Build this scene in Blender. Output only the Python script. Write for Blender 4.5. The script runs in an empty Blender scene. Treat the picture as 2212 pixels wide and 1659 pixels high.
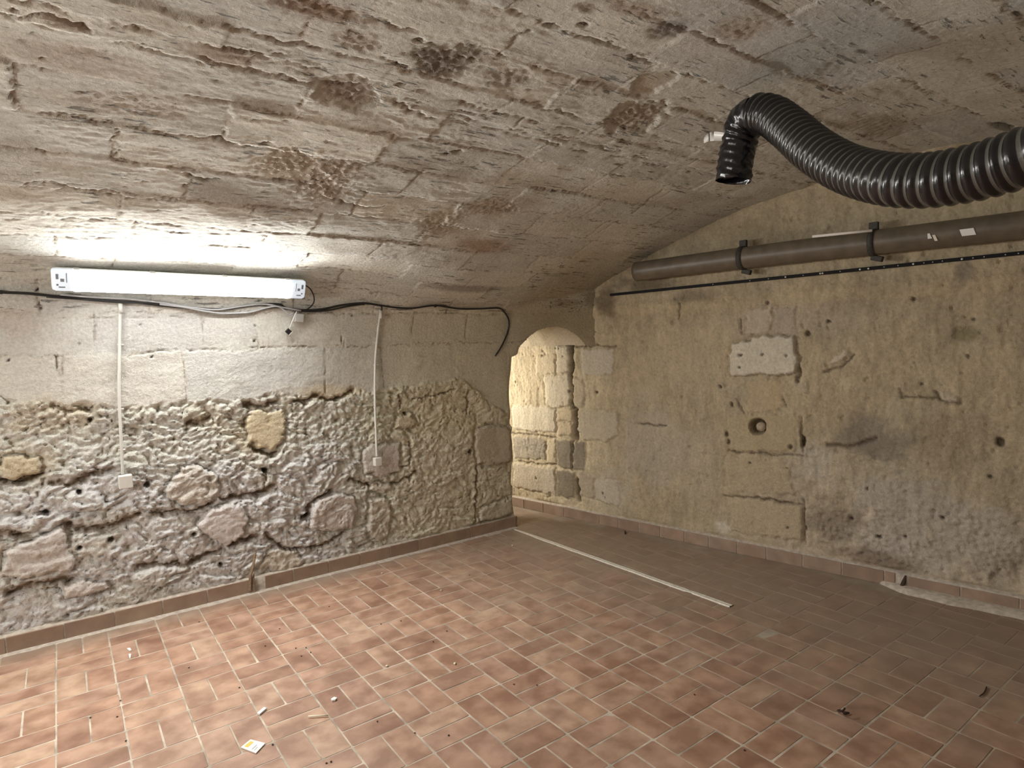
import bpy, bmesh, math, random
import numpy as np
from mathutils import Vector, Matrix

random.seed(7)
RNG = np.random.default_rng(7)
U = 0.28                      # one basket-weave block of floor tiles, in metres
SC = bpy.context.scene
COL = SC.collection

# ------------------------------------------------------------------ camera
F_PX, W_PX, H_PX = 1345.93, 2212.0, 1659.0
CAM = np.array([1.44948, -14.74615, 6.63583])
ROT = np.array([[0.80692468, -0.58970972, -0.03339187],      # rows: right, down, forward
                [-0.06612554, -0.03401489, -0.99723137],
                [0.58694121, 0.80689865, -0.06644232]])
cam_data = bpy.data.cameras.new('camera')
cam_data.sensor_fit = 'HORIZONTAL'
cam_data.sensor_width = 36.0
cam_data.lens = 36.0 * F_PX / W_PX
cam_data.clip_start = 0.02
cam_data.clip_end = 60
cam = bpy.data.objects.new('camera', cam_data)
COL.objects.link(cam)
r_, d_, f_ = ROT
m = Matrix(((r_[0], -d_[0], -f_[0], CAM[0] * U), (r_[1], -d_[1], -f_[1], CAM[1] * U),
            (r_[2], -d_[2], -f_[2], CAM[2] * U), (0, 0, 0, 1)))
cam.matrix_world = m
SC.camera = cam

# ------------------------------------------------------------------ world, exposure, light levels
world = bpy.data.worlds.new('world')
SC.world = world
world.use_nodes = True
world.node_tree.nodes['Background'].inputs[0].default_value = (0.02, 0.02, 0.02, 1)
world.node_tree.nodes['Background'].inputs[1].default_value = 1.0
SC.view_settings.view_transform = 'Standard'
SC.view_settings.look = 'None'
SC.view_settings.exposure = 0.74
SC.view_settings.gamma = 1.0
SC.view_settings.use_curve_mapping = False
try:
    SC.cycles.max_bounces = 8
    SC.cycles.diffuse_bounces = 5
except Exception:
    pass
LAMP_E = 84.0        # tube batten on the left wall
LAMP_COL = (1.0, 0.985, 0.955)
FILL_E = 47.0       # added battens outside the view, unseen fill for the room
PASS_W = 33.0        # lamp of the passage
def area_light(name, loc, target, sx, sy, power, color):
    d = bpy.data.lights.new(name, 'AREA')
    d.shape = 'RECTANGLE'; d.size = sx; d.size_y = sy; d.energy = power; d.color = color
    o = bpy.data.objects.new(name, d); COL.objects.link(o)
    o.location = [c * U for c in loc]
    o.rotation_euler = (Vector(target) - Vector(loc)).to_track_quat('-Z', 'Y').to_euler()
    return o

# ------------------------------------------------------------------ pixel -> place helpers
def ray(x, y):
    return ROT.T @ np.array([(x - 1106) / F_PX, (y - 829.5) / F_PX, 1.0])
def at_floor(x, y, z=0.0):
    d = ray(x, y); return CAM + d * ((z - CAM[2]) / d[2])
def at_Y(x, y, Y=3.1):
    d = ray(x, y); return CAM + d * ((Y - CAM[1]) / d[1])
RX0, RK = 17.2, -0.19            # right wall: X = RX0 + RK * Y
RN = np.array([1.0, -RK, 0.0]) / math.hypot(1, RK)
RT = np.array([RK, 1.0, 0.0]) / math.hypot(1, RK)
def at_R(x, y, off=0.0):
    d = ray(x, y); P0 = np.array([RX0, 0, 0]) - RN * off
    return CAM + d * (((P0 - CAM) @ RN) / (d @ RN))
def at_depth(x, y, dep):
    return CAM + ray(x, y) * dep

# ------------------------------------------------------------------ numpy noise
def _h(ix, iy, seed):
    n = (ix.astype(np.int64) * 374761393 + iy.astype(np.int64) * 668265263 + seed * 1442695041) & 0xffffffff
    n = ((n ^ (n >> 13)) * 1274126177) & 0xffffffff
    n = ((n ^ (n >> 15)) * 2246822519) & 0xffffffff
    return ((n ^ (n >> 16)) & 0xffffff).astype(np.float64) / 0xffffff
def perlin(x, y, seed=0):
    xi = np.floor(x); yi = np.floor(y); xf = x - xi; yf = y - yi
    u = xf * xf * xf * (xf * (xf * 6 - 15) + 10); v = yf * yf * yf * (yf * (yf * 6 - 15) + 10)
    def g(dx, dy):
        a = _h(xi + dx, yi + dy, seed) * 2 * np.pi
        return np.cos(a) * (xf - dx) + np.sin(a) * (yf - dy)
    a = g(0, 0); b = g(1, 0); c = g(0, 1); d = g(1, 1)
    return ((a + u * (b - a)) + v * ((c + u * (d - c)) - (a + u * (b - a)))) * 1.5
def fbm(x, y, octv=4, seed=0, gain=0.5, ridge=False):
    s = 0; a = 1.0; t = 0
    for o in range(octv):
        n = perlin(x, y, seed + o * 17)
        if ridge: n = 1 - 2 * np.abs(n)
        s = s + a * n; t += a; a *= gain; x = x * 2.03 + 5.2; y = y * 2.03 + 1.7
    return s / t
def sst(a, b, x):
    t = np.clip((x - a) / (b - a), 0, 1); return t * t * (3 - 2 * t)
def voronoi(x, y, seed=0, jit=0.85):
    xi = np.floor(x); yi = np.floor(y)
    f1 = np.full(x.shape, 9.0); f2 = np.full(x.shape, 9.0); idd = np.zeros(x.shape, np.int64)
    for dx in (-1, 0, 1):
        for dy in (-1, 0, 1):
            cx = xi + dx; cy = yi + dy
            px = cx + .5 + (_h(cx, cy, seed) - .5) * jit; py = cy + .5 + (_h(cx, cy, seed + 9) - .5) * jit
            d = np.hypot(x - px, y - py)
            cid = ((cx + 500) * 2000 + cy + 500).astype(np.int64)
            nf = d < f1
            f2 = np.where(nf, f1, np.minimum(f2, d)); idd = np.where(nf, cid, idd); f1 = np.where(nf, d, f1)
    return f1, f2, idd

# ------------------------------------------------------------------ materials
MATS = {}
def sock(n, name): return n.inputs[name]
def new_mat(name):
    mt = bpy.data.materials.new(name); mt.use_nodes = True
    nt = mt.node_tree; b = nt.nodes['Principled BSDF']; MATS[name] = mt
    return mt, nt, b
def stone_mat(name, scale=55.0, bump=0.35, dist=0.004, contrast=0.28, rough=0.92, streak=0.0):
    mt, nt, b = new_mat(name)
    N = nt.nodes.new; L = nt.links.new
    at = N('ShaderNodeAttribute'); at.attribute_name = 'Col'
    geo = N('ShaderNodeNewGeometry')
    n1 = N('ShaderNodeTexNoise'); n1.inputs['Scale'].default_value = scale; n1.inputs['Detail'].default_value = 8; n1.inputs['Roughness'].default_value = .65
    n2 = N('ShaderNodeTexNoise'); n2.inputs['Scale'].default_value = scale * 4.5; n2.inputs['Detail'].default_value = 4
    L(geo.outputs['Position'], n1.inputs['Vector']); L(geo.outputs['Position'], n2.inputs['Vector'])
    mr = N('ShaderNodeMapRange'); mr.inputs['From Min'].default_value = .3; mr.inputs['From Max'].default_value = .7
    mr.inputs['To Min'].default_value = 1 - contrast; mr.inputs['To Max'].default_value = 1 + contrast * .6
    L(n1.outputs['Fac'], mr.inputs['Value'])
    mx = N('ShaderNodeVectorMath'); mx.operation = 'SCALE'
    L(at.outputs['Color'], mx.inputs[0]); L(mr.outputs['Result'], mx.inputs['Scale'])
    L(mx.outputs[0], b.inputs['Base Color'])
    ad = N('ShaderNodeMath'); ad.operation = 'MULTIPLY_ADD'; ad.inputs[1].default_value = .35
    L(n2.outputs['Fac'], ad.inputs[0]); L(n1.outputs['Fac'], ad.inputs[2])
    if streak:
        mp = N('ShaderNodeMapping'); mp.inputs['Scale'].default_value = (.16, 1, 1); L(geo.outputs['Position'], mp.inputs['Vector'])
        n3 = N('ShaderNodeTexNoise'); n3.inputs['Scale'].default_value = 48; n3.inputs['Detail'].default_value = 7; n3.inputs['Roughness'].default_value = .68; n3.inputs['Distortion'].default_value = .5
        L(mp.outputs[0], n3.inputs['Vector'])
        n4 = N('ShaderNodeTexNoise'); n4.inputs['Scale'].default_value = 3.5; L(geo.outputs['Position'], n4.inputs['Vector'])
        thr = N('ShaderNodeMath'); thr.operation = 'MULTIPLY_ADD'; thr.inputs[1].default_value = .30; L(n4.outputs['Fac'], thr.inputs[0]); L(n3.outputs['Fac'], thr.inputs[2])
        cr = N('ShaderNodeMapRange'); cr.inputs['From Min'].default_value = .765; cr.inputs['From Max'].default_value = .83; L(thr.outputs[0], cr.inputs['Value'])
        sb = N('ShaderNodeMath'); sb.operation = 'MULTIPLY_ADD'; sb.inputs[1].default_value = -streak * 2.2; L(cr.outputs[0], sb.inputs[0]); L(ad.outputs[0], sb.inputs[2])
        sb2 = N('ShaderNodeMath'); sb2.operation = 'MULTIPLY_ADD'; sb2.inputs[1].default_value = .9 * streak; L(n3.outputs['Fac'], sb2.inputs[0]); L(sb.outputs[0], sb2.inputs[2]); ad = sb2
        dkk = N('ShaderNodeMapRange'); dkk.inputs['To Min'].default_value = 1; dkk.inputs['To Max'].default_value = 1 - .5 * min(1, streak); L(cr.outputs[0], dkk.inputs['Value'])
        mx2 = N('ShaderNodeVectorMath'); mx2.operation = 'SCALE'; L(mx.outputs[0], mx2.inputs[0]); L(dkk.outputs[0], mx2.inputs['Scale']); L(mx2.outputs[0], b.inputs['Base Color'])
    bp = N('ShaderNodeBump'); bp.inputs['Strength'].default_value = bump; bp.inputs['Distance'].default_value = dist
    dm = N('ShaderNodeMath'); dm.operation = 'MULTIPLY_ADD'; dm.inputs[1].default_value = dist * .35; dm.inputs[2].default_value = dist; L(at.outputs['Alpha'], dm.inputs[0]); L(dm.outputs[0], bp.inputs['Distance'])
    L(ad.outputs[0], bp.inputs['Height']); L(bp.outputs[0], b.inputs['Normal'])
    b.inputs['Roughness'].default_value = rough
    b.inputs['Specular IOR Level'].default_value = .08
    return mt
def plain_mat(name, col, rough=.5, metal=0.0, spec=.5, noise=0.0, nscale=40, bump=0.0, emit=None, estr=0.0):
    mt, nt, b = new_mat(name)
    b.inputs['Base Color'].default_value = (*col, 1); b.inputs['Roughness'].default_value = rough
    b.inputs['Metallic'].default_value = metal; b.inputs['Specular IOR Level'].default_value = spec
    N = nt.nodes.new; L = nt.links.new
    if noise or bump:
        geo = N('ShaderNodeNewGeometry'); n1 = N('ShaderNodeTexNoise')
        n1.inputs['Scale'].default_value = nscale; n1.inputs['Detail'].default_value = 6
        L(geo.outputs['Position'], n1.inputs['Vector'])
        if noise:
            mr = N('ShaderNodeMapRange'); mr.inputs['From Min'].default_value = .3; mr.inputs['From Max'].default_value = .7
            mr.inputs['To Min'].default_value = 1 - noise; mr.inputs['To Max'].default_value = 1 + noise * .5
            L(n1.outputs['Fac'], mr.inputs['Value'])
            mx = N('ShaderNodeVectorMath'); mx.operation = 'SCALE'; mx.inputs[0].default_value = col
            L(mr.outputs[0], mx.inputs['Scale']); L(mx.outputs[0], b.inputs['Base Color'])
        if bump:
            bp = N('ShaderNodeBump'); bp.inputs['Strength'].default_value = bump; bp.inputs['Distance'].default_value = .003
            L(n1.outputs['Fac'], bp.inputs['Height']); L(bp.outputs[0], b.inputs['Normal'])
    if emit:
        b.inputs['Emission Color'].default_value = (*emit, 1); b.inputs['Emission Strength'].default_value = estr
    return mt
def dirt_dim_film(nt, colsock, geo, skirting=False):
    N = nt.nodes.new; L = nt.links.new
    # lime and dirt film; its right-hand ramp also paints the floor's dimming
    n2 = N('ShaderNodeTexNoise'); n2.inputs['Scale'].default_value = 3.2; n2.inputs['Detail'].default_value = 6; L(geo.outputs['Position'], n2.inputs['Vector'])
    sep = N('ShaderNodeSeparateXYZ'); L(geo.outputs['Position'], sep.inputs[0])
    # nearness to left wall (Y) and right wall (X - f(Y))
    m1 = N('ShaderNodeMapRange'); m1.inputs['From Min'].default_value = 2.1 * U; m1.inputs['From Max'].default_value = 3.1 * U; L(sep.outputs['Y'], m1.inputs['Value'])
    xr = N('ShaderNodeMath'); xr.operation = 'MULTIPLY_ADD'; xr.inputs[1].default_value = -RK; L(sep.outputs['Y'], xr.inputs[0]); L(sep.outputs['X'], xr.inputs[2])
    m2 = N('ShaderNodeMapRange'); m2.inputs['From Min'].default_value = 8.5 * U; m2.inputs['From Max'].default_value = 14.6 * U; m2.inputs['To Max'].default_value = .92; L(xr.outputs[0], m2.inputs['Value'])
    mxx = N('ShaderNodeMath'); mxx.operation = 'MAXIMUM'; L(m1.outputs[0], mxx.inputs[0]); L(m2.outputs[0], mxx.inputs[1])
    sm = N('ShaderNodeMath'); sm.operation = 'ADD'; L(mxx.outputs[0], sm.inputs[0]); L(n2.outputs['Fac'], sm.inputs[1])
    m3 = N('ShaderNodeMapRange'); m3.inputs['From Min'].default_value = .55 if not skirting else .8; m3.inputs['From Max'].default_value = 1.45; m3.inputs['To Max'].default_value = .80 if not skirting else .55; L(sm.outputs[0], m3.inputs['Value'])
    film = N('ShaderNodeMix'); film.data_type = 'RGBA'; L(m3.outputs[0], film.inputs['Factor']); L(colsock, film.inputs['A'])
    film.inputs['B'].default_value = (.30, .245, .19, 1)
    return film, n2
def tile_mat(name, rnd_attr=False, dark=1.0, skirting=False):
    """terracotta: every tile its own tone, cloudy firing marks, lime and dirt film by the walls, painted dimming to the right"""
    mt, nt, b = new_mat(name)
    N = nt.nodes.new; L = nt.links.new
    geo = N('ShaderNodeNewGeometry')
    if rnd_attr:
        a = N('ShaderNodeAttribute'); a.attribute_name = 'rnd'; rout = a.outputs['Fac']
    else:
        a = N('ShaderNodeObjectInfo'); rout = a.outputs['Random']
    rp = N('ShaderNodeValToRGB'); e = rp.color_ramp.elements
    e[0].position = 0; e[0].color = (.34 * dark, .21 * dark, .15 * dark, 1)
    e[1].position = 1; e[1].color = (.475 * dark, .335 * dark, .245 * dark, 1)
    for p, c in ((.25, (.42, .265, .19)), (.5, (.45, .30, .215)), (.75, (.40, .255, .19))):
        q = e.new(p); q.color = (c[0] * dark, c[1] * dark, c[2] * dark, 1)
    L(rout, rp.inputs[0])
    # offset the cloud texture by the tile's own number so marks stop at the joints
    off = N('ShaderNodeVectorMath'); off.operation = 'SCALE'; off.inputs[0].default_value = (37, 19, 53); L(rout, off.inputs['Scale'])
    add = N('ShaderNodeVectorMath'); L(geo.outputs['Position'], add.inputs[0]); L(off.outputs[0], add.inputs[1])
    n1 = N('ShaderNodeTexNoise'); n1.inputs['Scale'].default_value = 7.5; n1.inputs['Detail'].default_value = 5; L(add.outputs[0], n1.inputs['Vector'])
    r2 = N('ShaderNodeValToRGB'); r2.color_ramp.elements[0].position = .36; r2.color_ramp.elements[1].position = .66
    r2.color_ramp.elements[0].color = (.70, .61, .56, 1); r2.color_ramp.elements[1].color = (1.18, 1.17, 1.14, 1)
    L(n1.outputs['Fac'], r2.inputs[0])
    mul = N('ShaderNodeMix'); mul.data_type = 'RGBA'; mul.blend_type = 'MULTIPLY'; mul.inputs['Factor'].default_value = 1
    L(rp.outputs[0], mul.inputs['A']); L(r2.outputs[0], mul.inputs['B'])
    film, n2 = dirt_dim_film(nt, mul.outputs['Result'], geo, skirting)
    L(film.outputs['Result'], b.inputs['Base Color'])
    n3 = N('ShaderNodeTexNoise'); n3.inputs['Scale'].default_value = 45; n3.inputs['Detail'].default_value = 5; L(geo.outputs['Position'], n3.inputs['Vector'])
    bp = N('ShaderNodeBump'); bp.inputs['Strength'].default_value = .18; bp.inputs['Distance'].default_value = .002; L(n3.outputs['Fac'], bp.inputs['Height']); L(bp.outputs[0], b.inputs['Normal'])
    m4 = N('ShaderNodeMapRange'); m4.inputs['To Min'].default_value = .42; m4.inputs['To Max'].default_value = .7; L(n2.outputs['Fac'], m4.inputs['Value']); L(m4.outputs[0], b.inputs['Roughness'])
    b.inputs['Specular IOR Level'].default_value = .35
    return mt
M_WALL = stone_mat('limestone_left', 60, 1.0, .011, .20, 1.0)
M_VAULT = stone_mat('limestone_vault', 55, .9, .008, .22, 1.0, streak=.9)
M_RIGHT = stone_mat('plastered_limestone', 45, .9, .010, .20, 1.0)
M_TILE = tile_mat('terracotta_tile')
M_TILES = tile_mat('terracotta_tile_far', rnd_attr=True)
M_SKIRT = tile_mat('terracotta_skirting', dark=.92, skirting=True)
M_GROUT = plain_mat('grout', (.55, .485, .395), .9, noise=.45, nscale=9, bump=.3)
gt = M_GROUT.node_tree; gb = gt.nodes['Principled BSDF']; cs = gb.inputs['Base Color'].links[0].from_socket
gg = gt.nodes.new('ShaderNodeNewGeometry'); fl_, _n = dirt_dim_film(gt, cs, gg); gt.links.new(fl_.outputs['Result'], gb.inputs['Base Color'])
M_MORTAR = plain_mat('mortar', (.55, .49, .42), .95, noise=.3, nscale=30, bump=.5)
M_PLUG = plain_mat('tan_mortar', (.42, .35, .25), .95, noise=.3, nscale=40, bump=.5)
M_RAIL = plain_mat('rail_black', (.012, .012, .013), .7, spec=.2)
M_BLACK = plain_mat('black_rubber', (.018, .018, .02), .4, spec=.5)
M_GREYC = plain_mat('grey_cable', (.42, .43, .44), .4)
M_WHITE = plain_mat('white_plastic', (.74, .74, .70), .35)
M_PAPER = plain_mat('white_paper', (.85, .85, .83), .6)
M_STRIP = plain_mat('strip_metal', (.74, .70, .62), .5, noise=.2, nscale=60)
M_HOSE = plain_mat('hose_vinyl', (.012, .012, .014), .24, spec=.6, bump=.25, nscale=60)
M_HOSEGAP = plain_mat('hose_wall', (.10, .098, .085), .42, spec=.5, bump=.5, nscale=90)
M_PIPE = plain_mat('brown_pipe', (.145, .12, .085), .42, noise=.25, nscale=12)
M_RUST = plain_mat('dark_iron', (.05, .045, .04), .7, noise=.4, nscale=60, bump=.4)
M_WOOD = plain_mat('splinter_wood', (.34, .25, .17), .8, noise=.4, nscale=60, bump=.4)
M_HOUSING = plain_mat('lamp_housing_grey', (.55, .55, .53), .5)
M_GLOW = plain_mat('lamp_glow', (.9, .9, .9), .4, emit=LAMP_COL, estr=LAMP_E)
M_FILL_L = plain_mat('fill_glow_left', (.9, .9, .9), .4, emit=(1, .97, .92), estr=FILL_E)  # cover of the added lamp left of the view
M_FILL_B = plain_mat('fill_glow_back', (.9, .9, .9), .4, emit=(1, .97, .92), estr=FILL_E * 1.3)  # cover of the added lamp behind the camera
M_DIFF = plain_mat('lamp_cover_side', (.8, .82, .82), .3, emit=(1, 1, 1), estr=.8)
M_ENDCAP = plain_mat('lamp_end_plastic', (.62, .68, .74), .25, emit=(.8, .9, 1), estr=.35)
M_HOLDER = plain_mat('lamp_holder', (.28, .32, .36), .5)
M_YELLOW = plain_mat('yellow_print', (.80, .55, .08), .6)
M_GREYP = plain_mat('grey_print', (.45, .47, .5), .6)
M_SPECK = plain_mat('dark_speck', (.05, .025, .015), .7)
M_CHIP = plain_mat('pale_chip', (.80, .74, .62), .8)
M_PALEWOOD = plain_mat('pale_batten', (.85, .83, .78), .6)

# ------------------------------------------------------------------ object helpers
def tag(o, label=None, cat=None, group=None, kind=None):
    if label: o['label'] = label
    if cat: o['category'] = cat
    if group: o['group'] = group
    if kind: o['kind'] = kind
    return o
def empty(name, loc, label, cat, group=None):
    o = bpy.data.objects.new(name, None); COL.objects.link(o); o.location = [c * U for c in loc]
    o.empty_display_size = .05
    return tag(o, label, cat, group)
def link_bm(name, bm, mat, parent=None, smooth=True):
    """bm in world metres"""
    me = bpy.data.meshes.new(name); bmesh.ops.recalc_face_normals(bm, faces=bm.faces[:]); bm.to_mesh(me); bm.free()
    me.materials.append(mat)
    if smooth: me.polygons.foreach_set('use_smooth', [True] * len(me.polygons))
    o = bpy.data.objects.new(name, me); COL.objects.link(o)
    if parent is not None:
        o.parent = parent; o.matrix_parent_inverse = Matrix.Translation(-parent.location)
    return o
def box_bm(bm, c, size, rot=None, bev=0.0):
    """centre/size in block units; rot = 3x3 columns of axes"""
    t = bmesh.new(); bmesh.ops.create_cube(t, size=1)
    for v in t.verts: v.co = Vector((v.co.x * size[0] * U, v.co.y * size[1] * U, v.co.z * size[2] * U))
    if bev: bmesh.ops.bevel(t, geom=t.edges[:], offset=bev * U, segments=2, affect='EDGES', profile=.5)
    R = Matrix(rot).to_4x4() if rot is not None else Matrix.Identity(4)
    M = Matrix.Translation(Vector([x * U for x in c])) @ R
    vm = [bm.verts.new(M @ v.co) for v in t.verts]
    t.verts.index_update()
    for f in t.faces: bm.faces.new([vm[v.index] for v in f.verts])
    t.free()
def tube_bm(bm, pts, rad, n=8, cap=True, rfun=None):
    """pts (block units) swept tube; rad in block units or list"""
    P = [Vector([c * U for c in p]) for p in pts]; rings = []
    up = Vector((0, 0, 1)); T0 = (P[1] - P[0]).normalized()
    nrm = T0.cross(up);
    if nrm.length < .1: nrm = T0.cross(Vector((1, 0, 0)))
    nrm.normalize()
    for i, p in enumerate(P):
        T = (P[min(i + 1, len(P) - 1)] - P[max(i - 1, 0)]).normalized()
        nrm = (nrm - T * nrm.dot(T)).normalized(); bn = T.cross(nrm)
        r = (rad[i] if hasattr(rad, '__len__') else rad) * U
        rings.append([bm.verts.new(p + (nrm * math.cos(2 * math.pi * k / n) + bn * math.sin(2 * math.pi * k / n)) * (r if rfun is None else r * rfun(i, 2 * math.pi * k / n))) for k in range(n)])
    for a, b in zip(rings[:-1], rings[1:]):
        for k in range(n): bm.faces.new((a[k], a[(k + 1) % n], b[(k + 1) % n], b[k]))
    if cap:
        bm.faces.new(rings[0][::-1]); bm.faces.new(rings[-1])
    return rings
def smooth_path(pts, per=8):
    P = [np.array(p, float) for p in pts]; out = []
    Q = [2 * P[0] - P[1]] + P + [2 * P[-1] - P[-2]]
    for i in range(1, len(Q) - 2):
        for k in range(per):
            t = k / per; a, b, c, d = Q[i - 1], Q[i], Q[i + 1], Q[i + 2]
            out.append(.5 * ((2 * b) + (c - a) * t + (2 * a - 5 * b + 4 * c - d) * t * t + (3 * b - a - 3 * c + d) * t ** 3))
    out.append(P[-1]); return out

# ------------------------------------------------------------------ sheets: relief surfaces cut into stones
class Sheet:
    def __init__(s, u, v):
        s.u, s.v = u, v
        s.Ug, s.Vg = np.meshgrid(u, v, indexing='ij')
        s.H = np.zeros_like(s.Ug); s.C = np.ones(s.Ug.shape + (3,)) * .6
        s.L = np.zeros(s.Ug.shape, np.int64); s.next = 1
        s.jx = perlin(s.Ug * 4, s.Vg * 4, 91) * .05 + perlin(s.Ug * 14, s.Vg * 14, 92) * .022
        s.jy = perlin(s.Ug * 4, s.Vg * 4, 93) * .05 + perlin(s.Ug * 14, s.Vg * 14, 94) * .022
    def sl(s, u0, u1, v0, v1):
        return (slice(max(0, np.searchsorted(s.u, u0)), np.searchsorted(s.u, u1)), slice(max(0, np.searchsorted(s.v, v0)), np.searchsorted(s.v, v1)))
    def seg_d(s, pts, pad, wob=1.0, closed=False):
        P = np.array(pts, float)
        if closed: P = np.vstack([P, P[:1]])
        S = s.sl(P[:, 0].min() - pad, P[:, 0].max() + pad, P[:, 1].min() - pad, P[:, 1].max() + pad)
        x = s.Ug[S] + s.jx[S] * wob; y = s.Vg[S] + s.jy[S] * wob
        d = np.full(x.shape, 99.0)
        for a, b in zip(P[:-1], P[1:]):
            ab = b - a; L2 = max(ab @ ab, 1e-9)
            t = np.clip(((x - a[0]) * ab[0] + (y - a[1]) * ab[1]) / L2, 0, 1)
            d = np.minimum(d, np.hypot(x - a[0] - t * ab[0], y - a[1] - t * ab[1]))
        return S, x, y, d
    def groove(s, pts, w, dep, wob=1.0, col=None, brk=0.0, seed=3):
        S, x, y, d = s.seg_d(pts, w * 4 + .1, wob)
        k = np.exp(-(d / w) ** 2)
        if brk:
            n = perlin(x * 1.7, y * 1.7, seed + 40) + .3 * perlin(x * 9, y * 9, seed + 41); k = k * sst(-.25 - .3 * (1 - brk), .25, n + .15 * (1 - brk))
        s.H[S] -= dep * k
        if col is not None: s.C[S] = s.C[S] * (1 - .8 * k[..., None]) + np.array(col) * .8 * k[..., None]
    def inside(s, pts, pad=.3, wob=1.5):
        P = np.array(pts, float); S, x, y, d = s.seg_d(pts, pad, wob, True)
        ins = np.zeros(x.shape, bool); j = len(P) - 1
        for i in range(len(P)):
            yi, yj = P[i, 1], P[j, 1]
            if yi != yj:
                c = ((yi > y) != (yj > y)) & (x < (P[j, 0] - P[i, 0]) * (y - yi) / (yj - yi) + P[i, 0]); ins ^= c
            j = i
        return S, x, y, np.where(ins, d, -d)
    def stone(s, pts, proud=.05, edge=.05, flat=.8, col=None, cmix=.8, gap=.05, gdep=.05, label=True, tilt=0.0, ncon=.08):
        """an outlined block: flattened, proud of its bed, joint around it"""
        S, x, y, d = s.inside(pts)
        m_ = sst(-.01, edge, d)
        hm = s.H[S]; mean = hm[d > 0].mean() if (d > 0).any() else 0
        cx, cy = np.mean(np.array(pts), 0)
        s.H[S] = hm * (1 - flat * m_) + m_ * (mean * flat + proud + tilt * (y - cy))
        s.H[S] -= gdep * np.exp(-((d + .02) / gap) ** 2)
        if col is not None:
            k = (m_ * cmix)[..., None] * (1 + ncon * fbm(x * 3, y * 3, 4, 77)[..., None])
            k = np.clip(k, 0, 1)
            s.C[S] = s.C[S] * (1 - k) + np.array(col) * 1.15 * (1 + .10 * fbm(x * 2, y * 2, 4, 78)[..., None]) * k
        if label:
            L = s.L[S]; L[d > -.005] = s.next; s.L[S] = L; s.next += 1
    def blotch(s, c, r, col, mix=.6, seed=5, rough=.75, aniso=1.0, dH=0.0, pitted=0.0):
        """stained, worn, spalled or painted-dark area: soft irregular edge"""
        R = np.atleast_1d(r); rx, ry = (R[0], R[0] * aniso) if len(R) == 1 else R
        S = s.sl(c[0] - rx * 1.7, c[0] + rx * 1.7, c[1] - ry * 1.7, c[1] + ry * 1.7)
        x, y = s.Ug[S], s.Vg[S]
        d = np.hypot((x - c[0]) / rx, (y - c[1]) / ry) + rough * fbm(x * 1.5, y * 2.2, 5, seed, .6)
        k = sst(1.15, .35, d)
        if col is not None: s.C[S] = s.C[S] * (1 - mix * k[..., None]) + np.array(col) * 1.22 * mix * k[..., None]
        if dH: s.H[S] += dH * sst(1.0, .85, d)
        if pitted: s.H[S] += .55 * pitted * sst(1.1, .4, d) * (fbm(x * 9, y * 12, 4, seed + 3, .65) - .15)
    def pit(s, c, r, dep, col=(.05, .035, .02), aniso=1.0, cm=.8):
        S = s.sl(c[0] - r * 3, c[0] + r * 3, c[1] - r * 3, c[1] + r * 3)
        x, y = s.Ug[S] + s.jx[S] * .5, s.Vg[S] + s.jy[S] * .5
        k = sst(1.15, .7, np.hypot((x - c[0]) / r, (y - c[1]) / (r * aniso)))
        s.H[S] -= dep * k
        s.C[S] = s.C[S] * (1 - cm * k[..., None]) + np.array(col) * cm * k[..., None]

def emit_sheet(P, C, faces, labels, mat, base_name, base, part_name='stone', rough=None):
    """P (n,3) metres, faces (m,4) indices; label 0 goes to the base mesh, others become children"""
    a = P[faces[:, 0]]; b = P[faces[:, 1]]; c = P[faces[:, 2]]; d = P[faces[:, 3]]
    fn = np.cross(c - a, d - b)
    vn = np.zeros_like(P)
    for k in range(4): np.add.at(vn, faces[:, k], fn)
    vn /= np.maximum(np.linalg.norm(vn, axis=1, keepdims=True), 1e-12)
    order = np.argsort(labels, kind='stable'); ls = labels[order]
    cuts = np.flatnonzero(np.diff(ls)) + 1; out = []
    for idx in np.split(order, cuts):
        lab = labels[idx[0]]; f = faces[idx]; uq, inv = np.unique(f, return_inverse=True); inv = inv.reshape(-1)
        nm = base_name if lab == 0 else part_name
        me = bpy.data.meshes.new(nm)
        me.vertices.add(len(uq)); me.vertices.foreach_set('co', P[uq].astype(np.float32).ravel())
        me.loops.add(len(inv)); me.loops.foreach_set('vertex_index', inv.astype(np.int32))
        me.polygons.add(len(f)); me.polygons.foreach_set('loop_start', np.arange(0, len(inv), 4, dtype=np.int32))
        me.update(calc_edges=True)
        me.polygons.foreach_set('use_smooth', np.ones(len(f), bool))
        ca = me.color_attributes.new('Col', 'FLOAT_COLOR', 'POINT')
        ca.data.foreach_set('color', np.hstack([np.clip(C[uq], 0, 1), (np.zeros(len(uq)) if rough is None else rough[uq])[:, None]]).astype(np.float32).ravel())
        try: me.normals_split_custom_set_from_vertices(vn[uq].tolist())
        except Exception: pass
        me.materials.append(mat)
        o = bpy.data.objects.new(nm, me); COL.objects.link(o)
        if lab == 0:
            out.append(o)
        else: out.append(o)
    return out, ls
def grid_faces(nu, nv, flip=False):
    i, j = np.meshgrid(np.arange(nu - 1), np.arange(nv - 1), indexing='ij'); i = i.ravel(); j = j.ravel()
    a = i * nv + j; b = (i + 1) * nv + j; c = (i + 1) * nv + j + 1; d = i * nv + j + 1
    return np.stack([a, b, c, d] if not flip else [d, c, b, a], 1)

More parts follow.
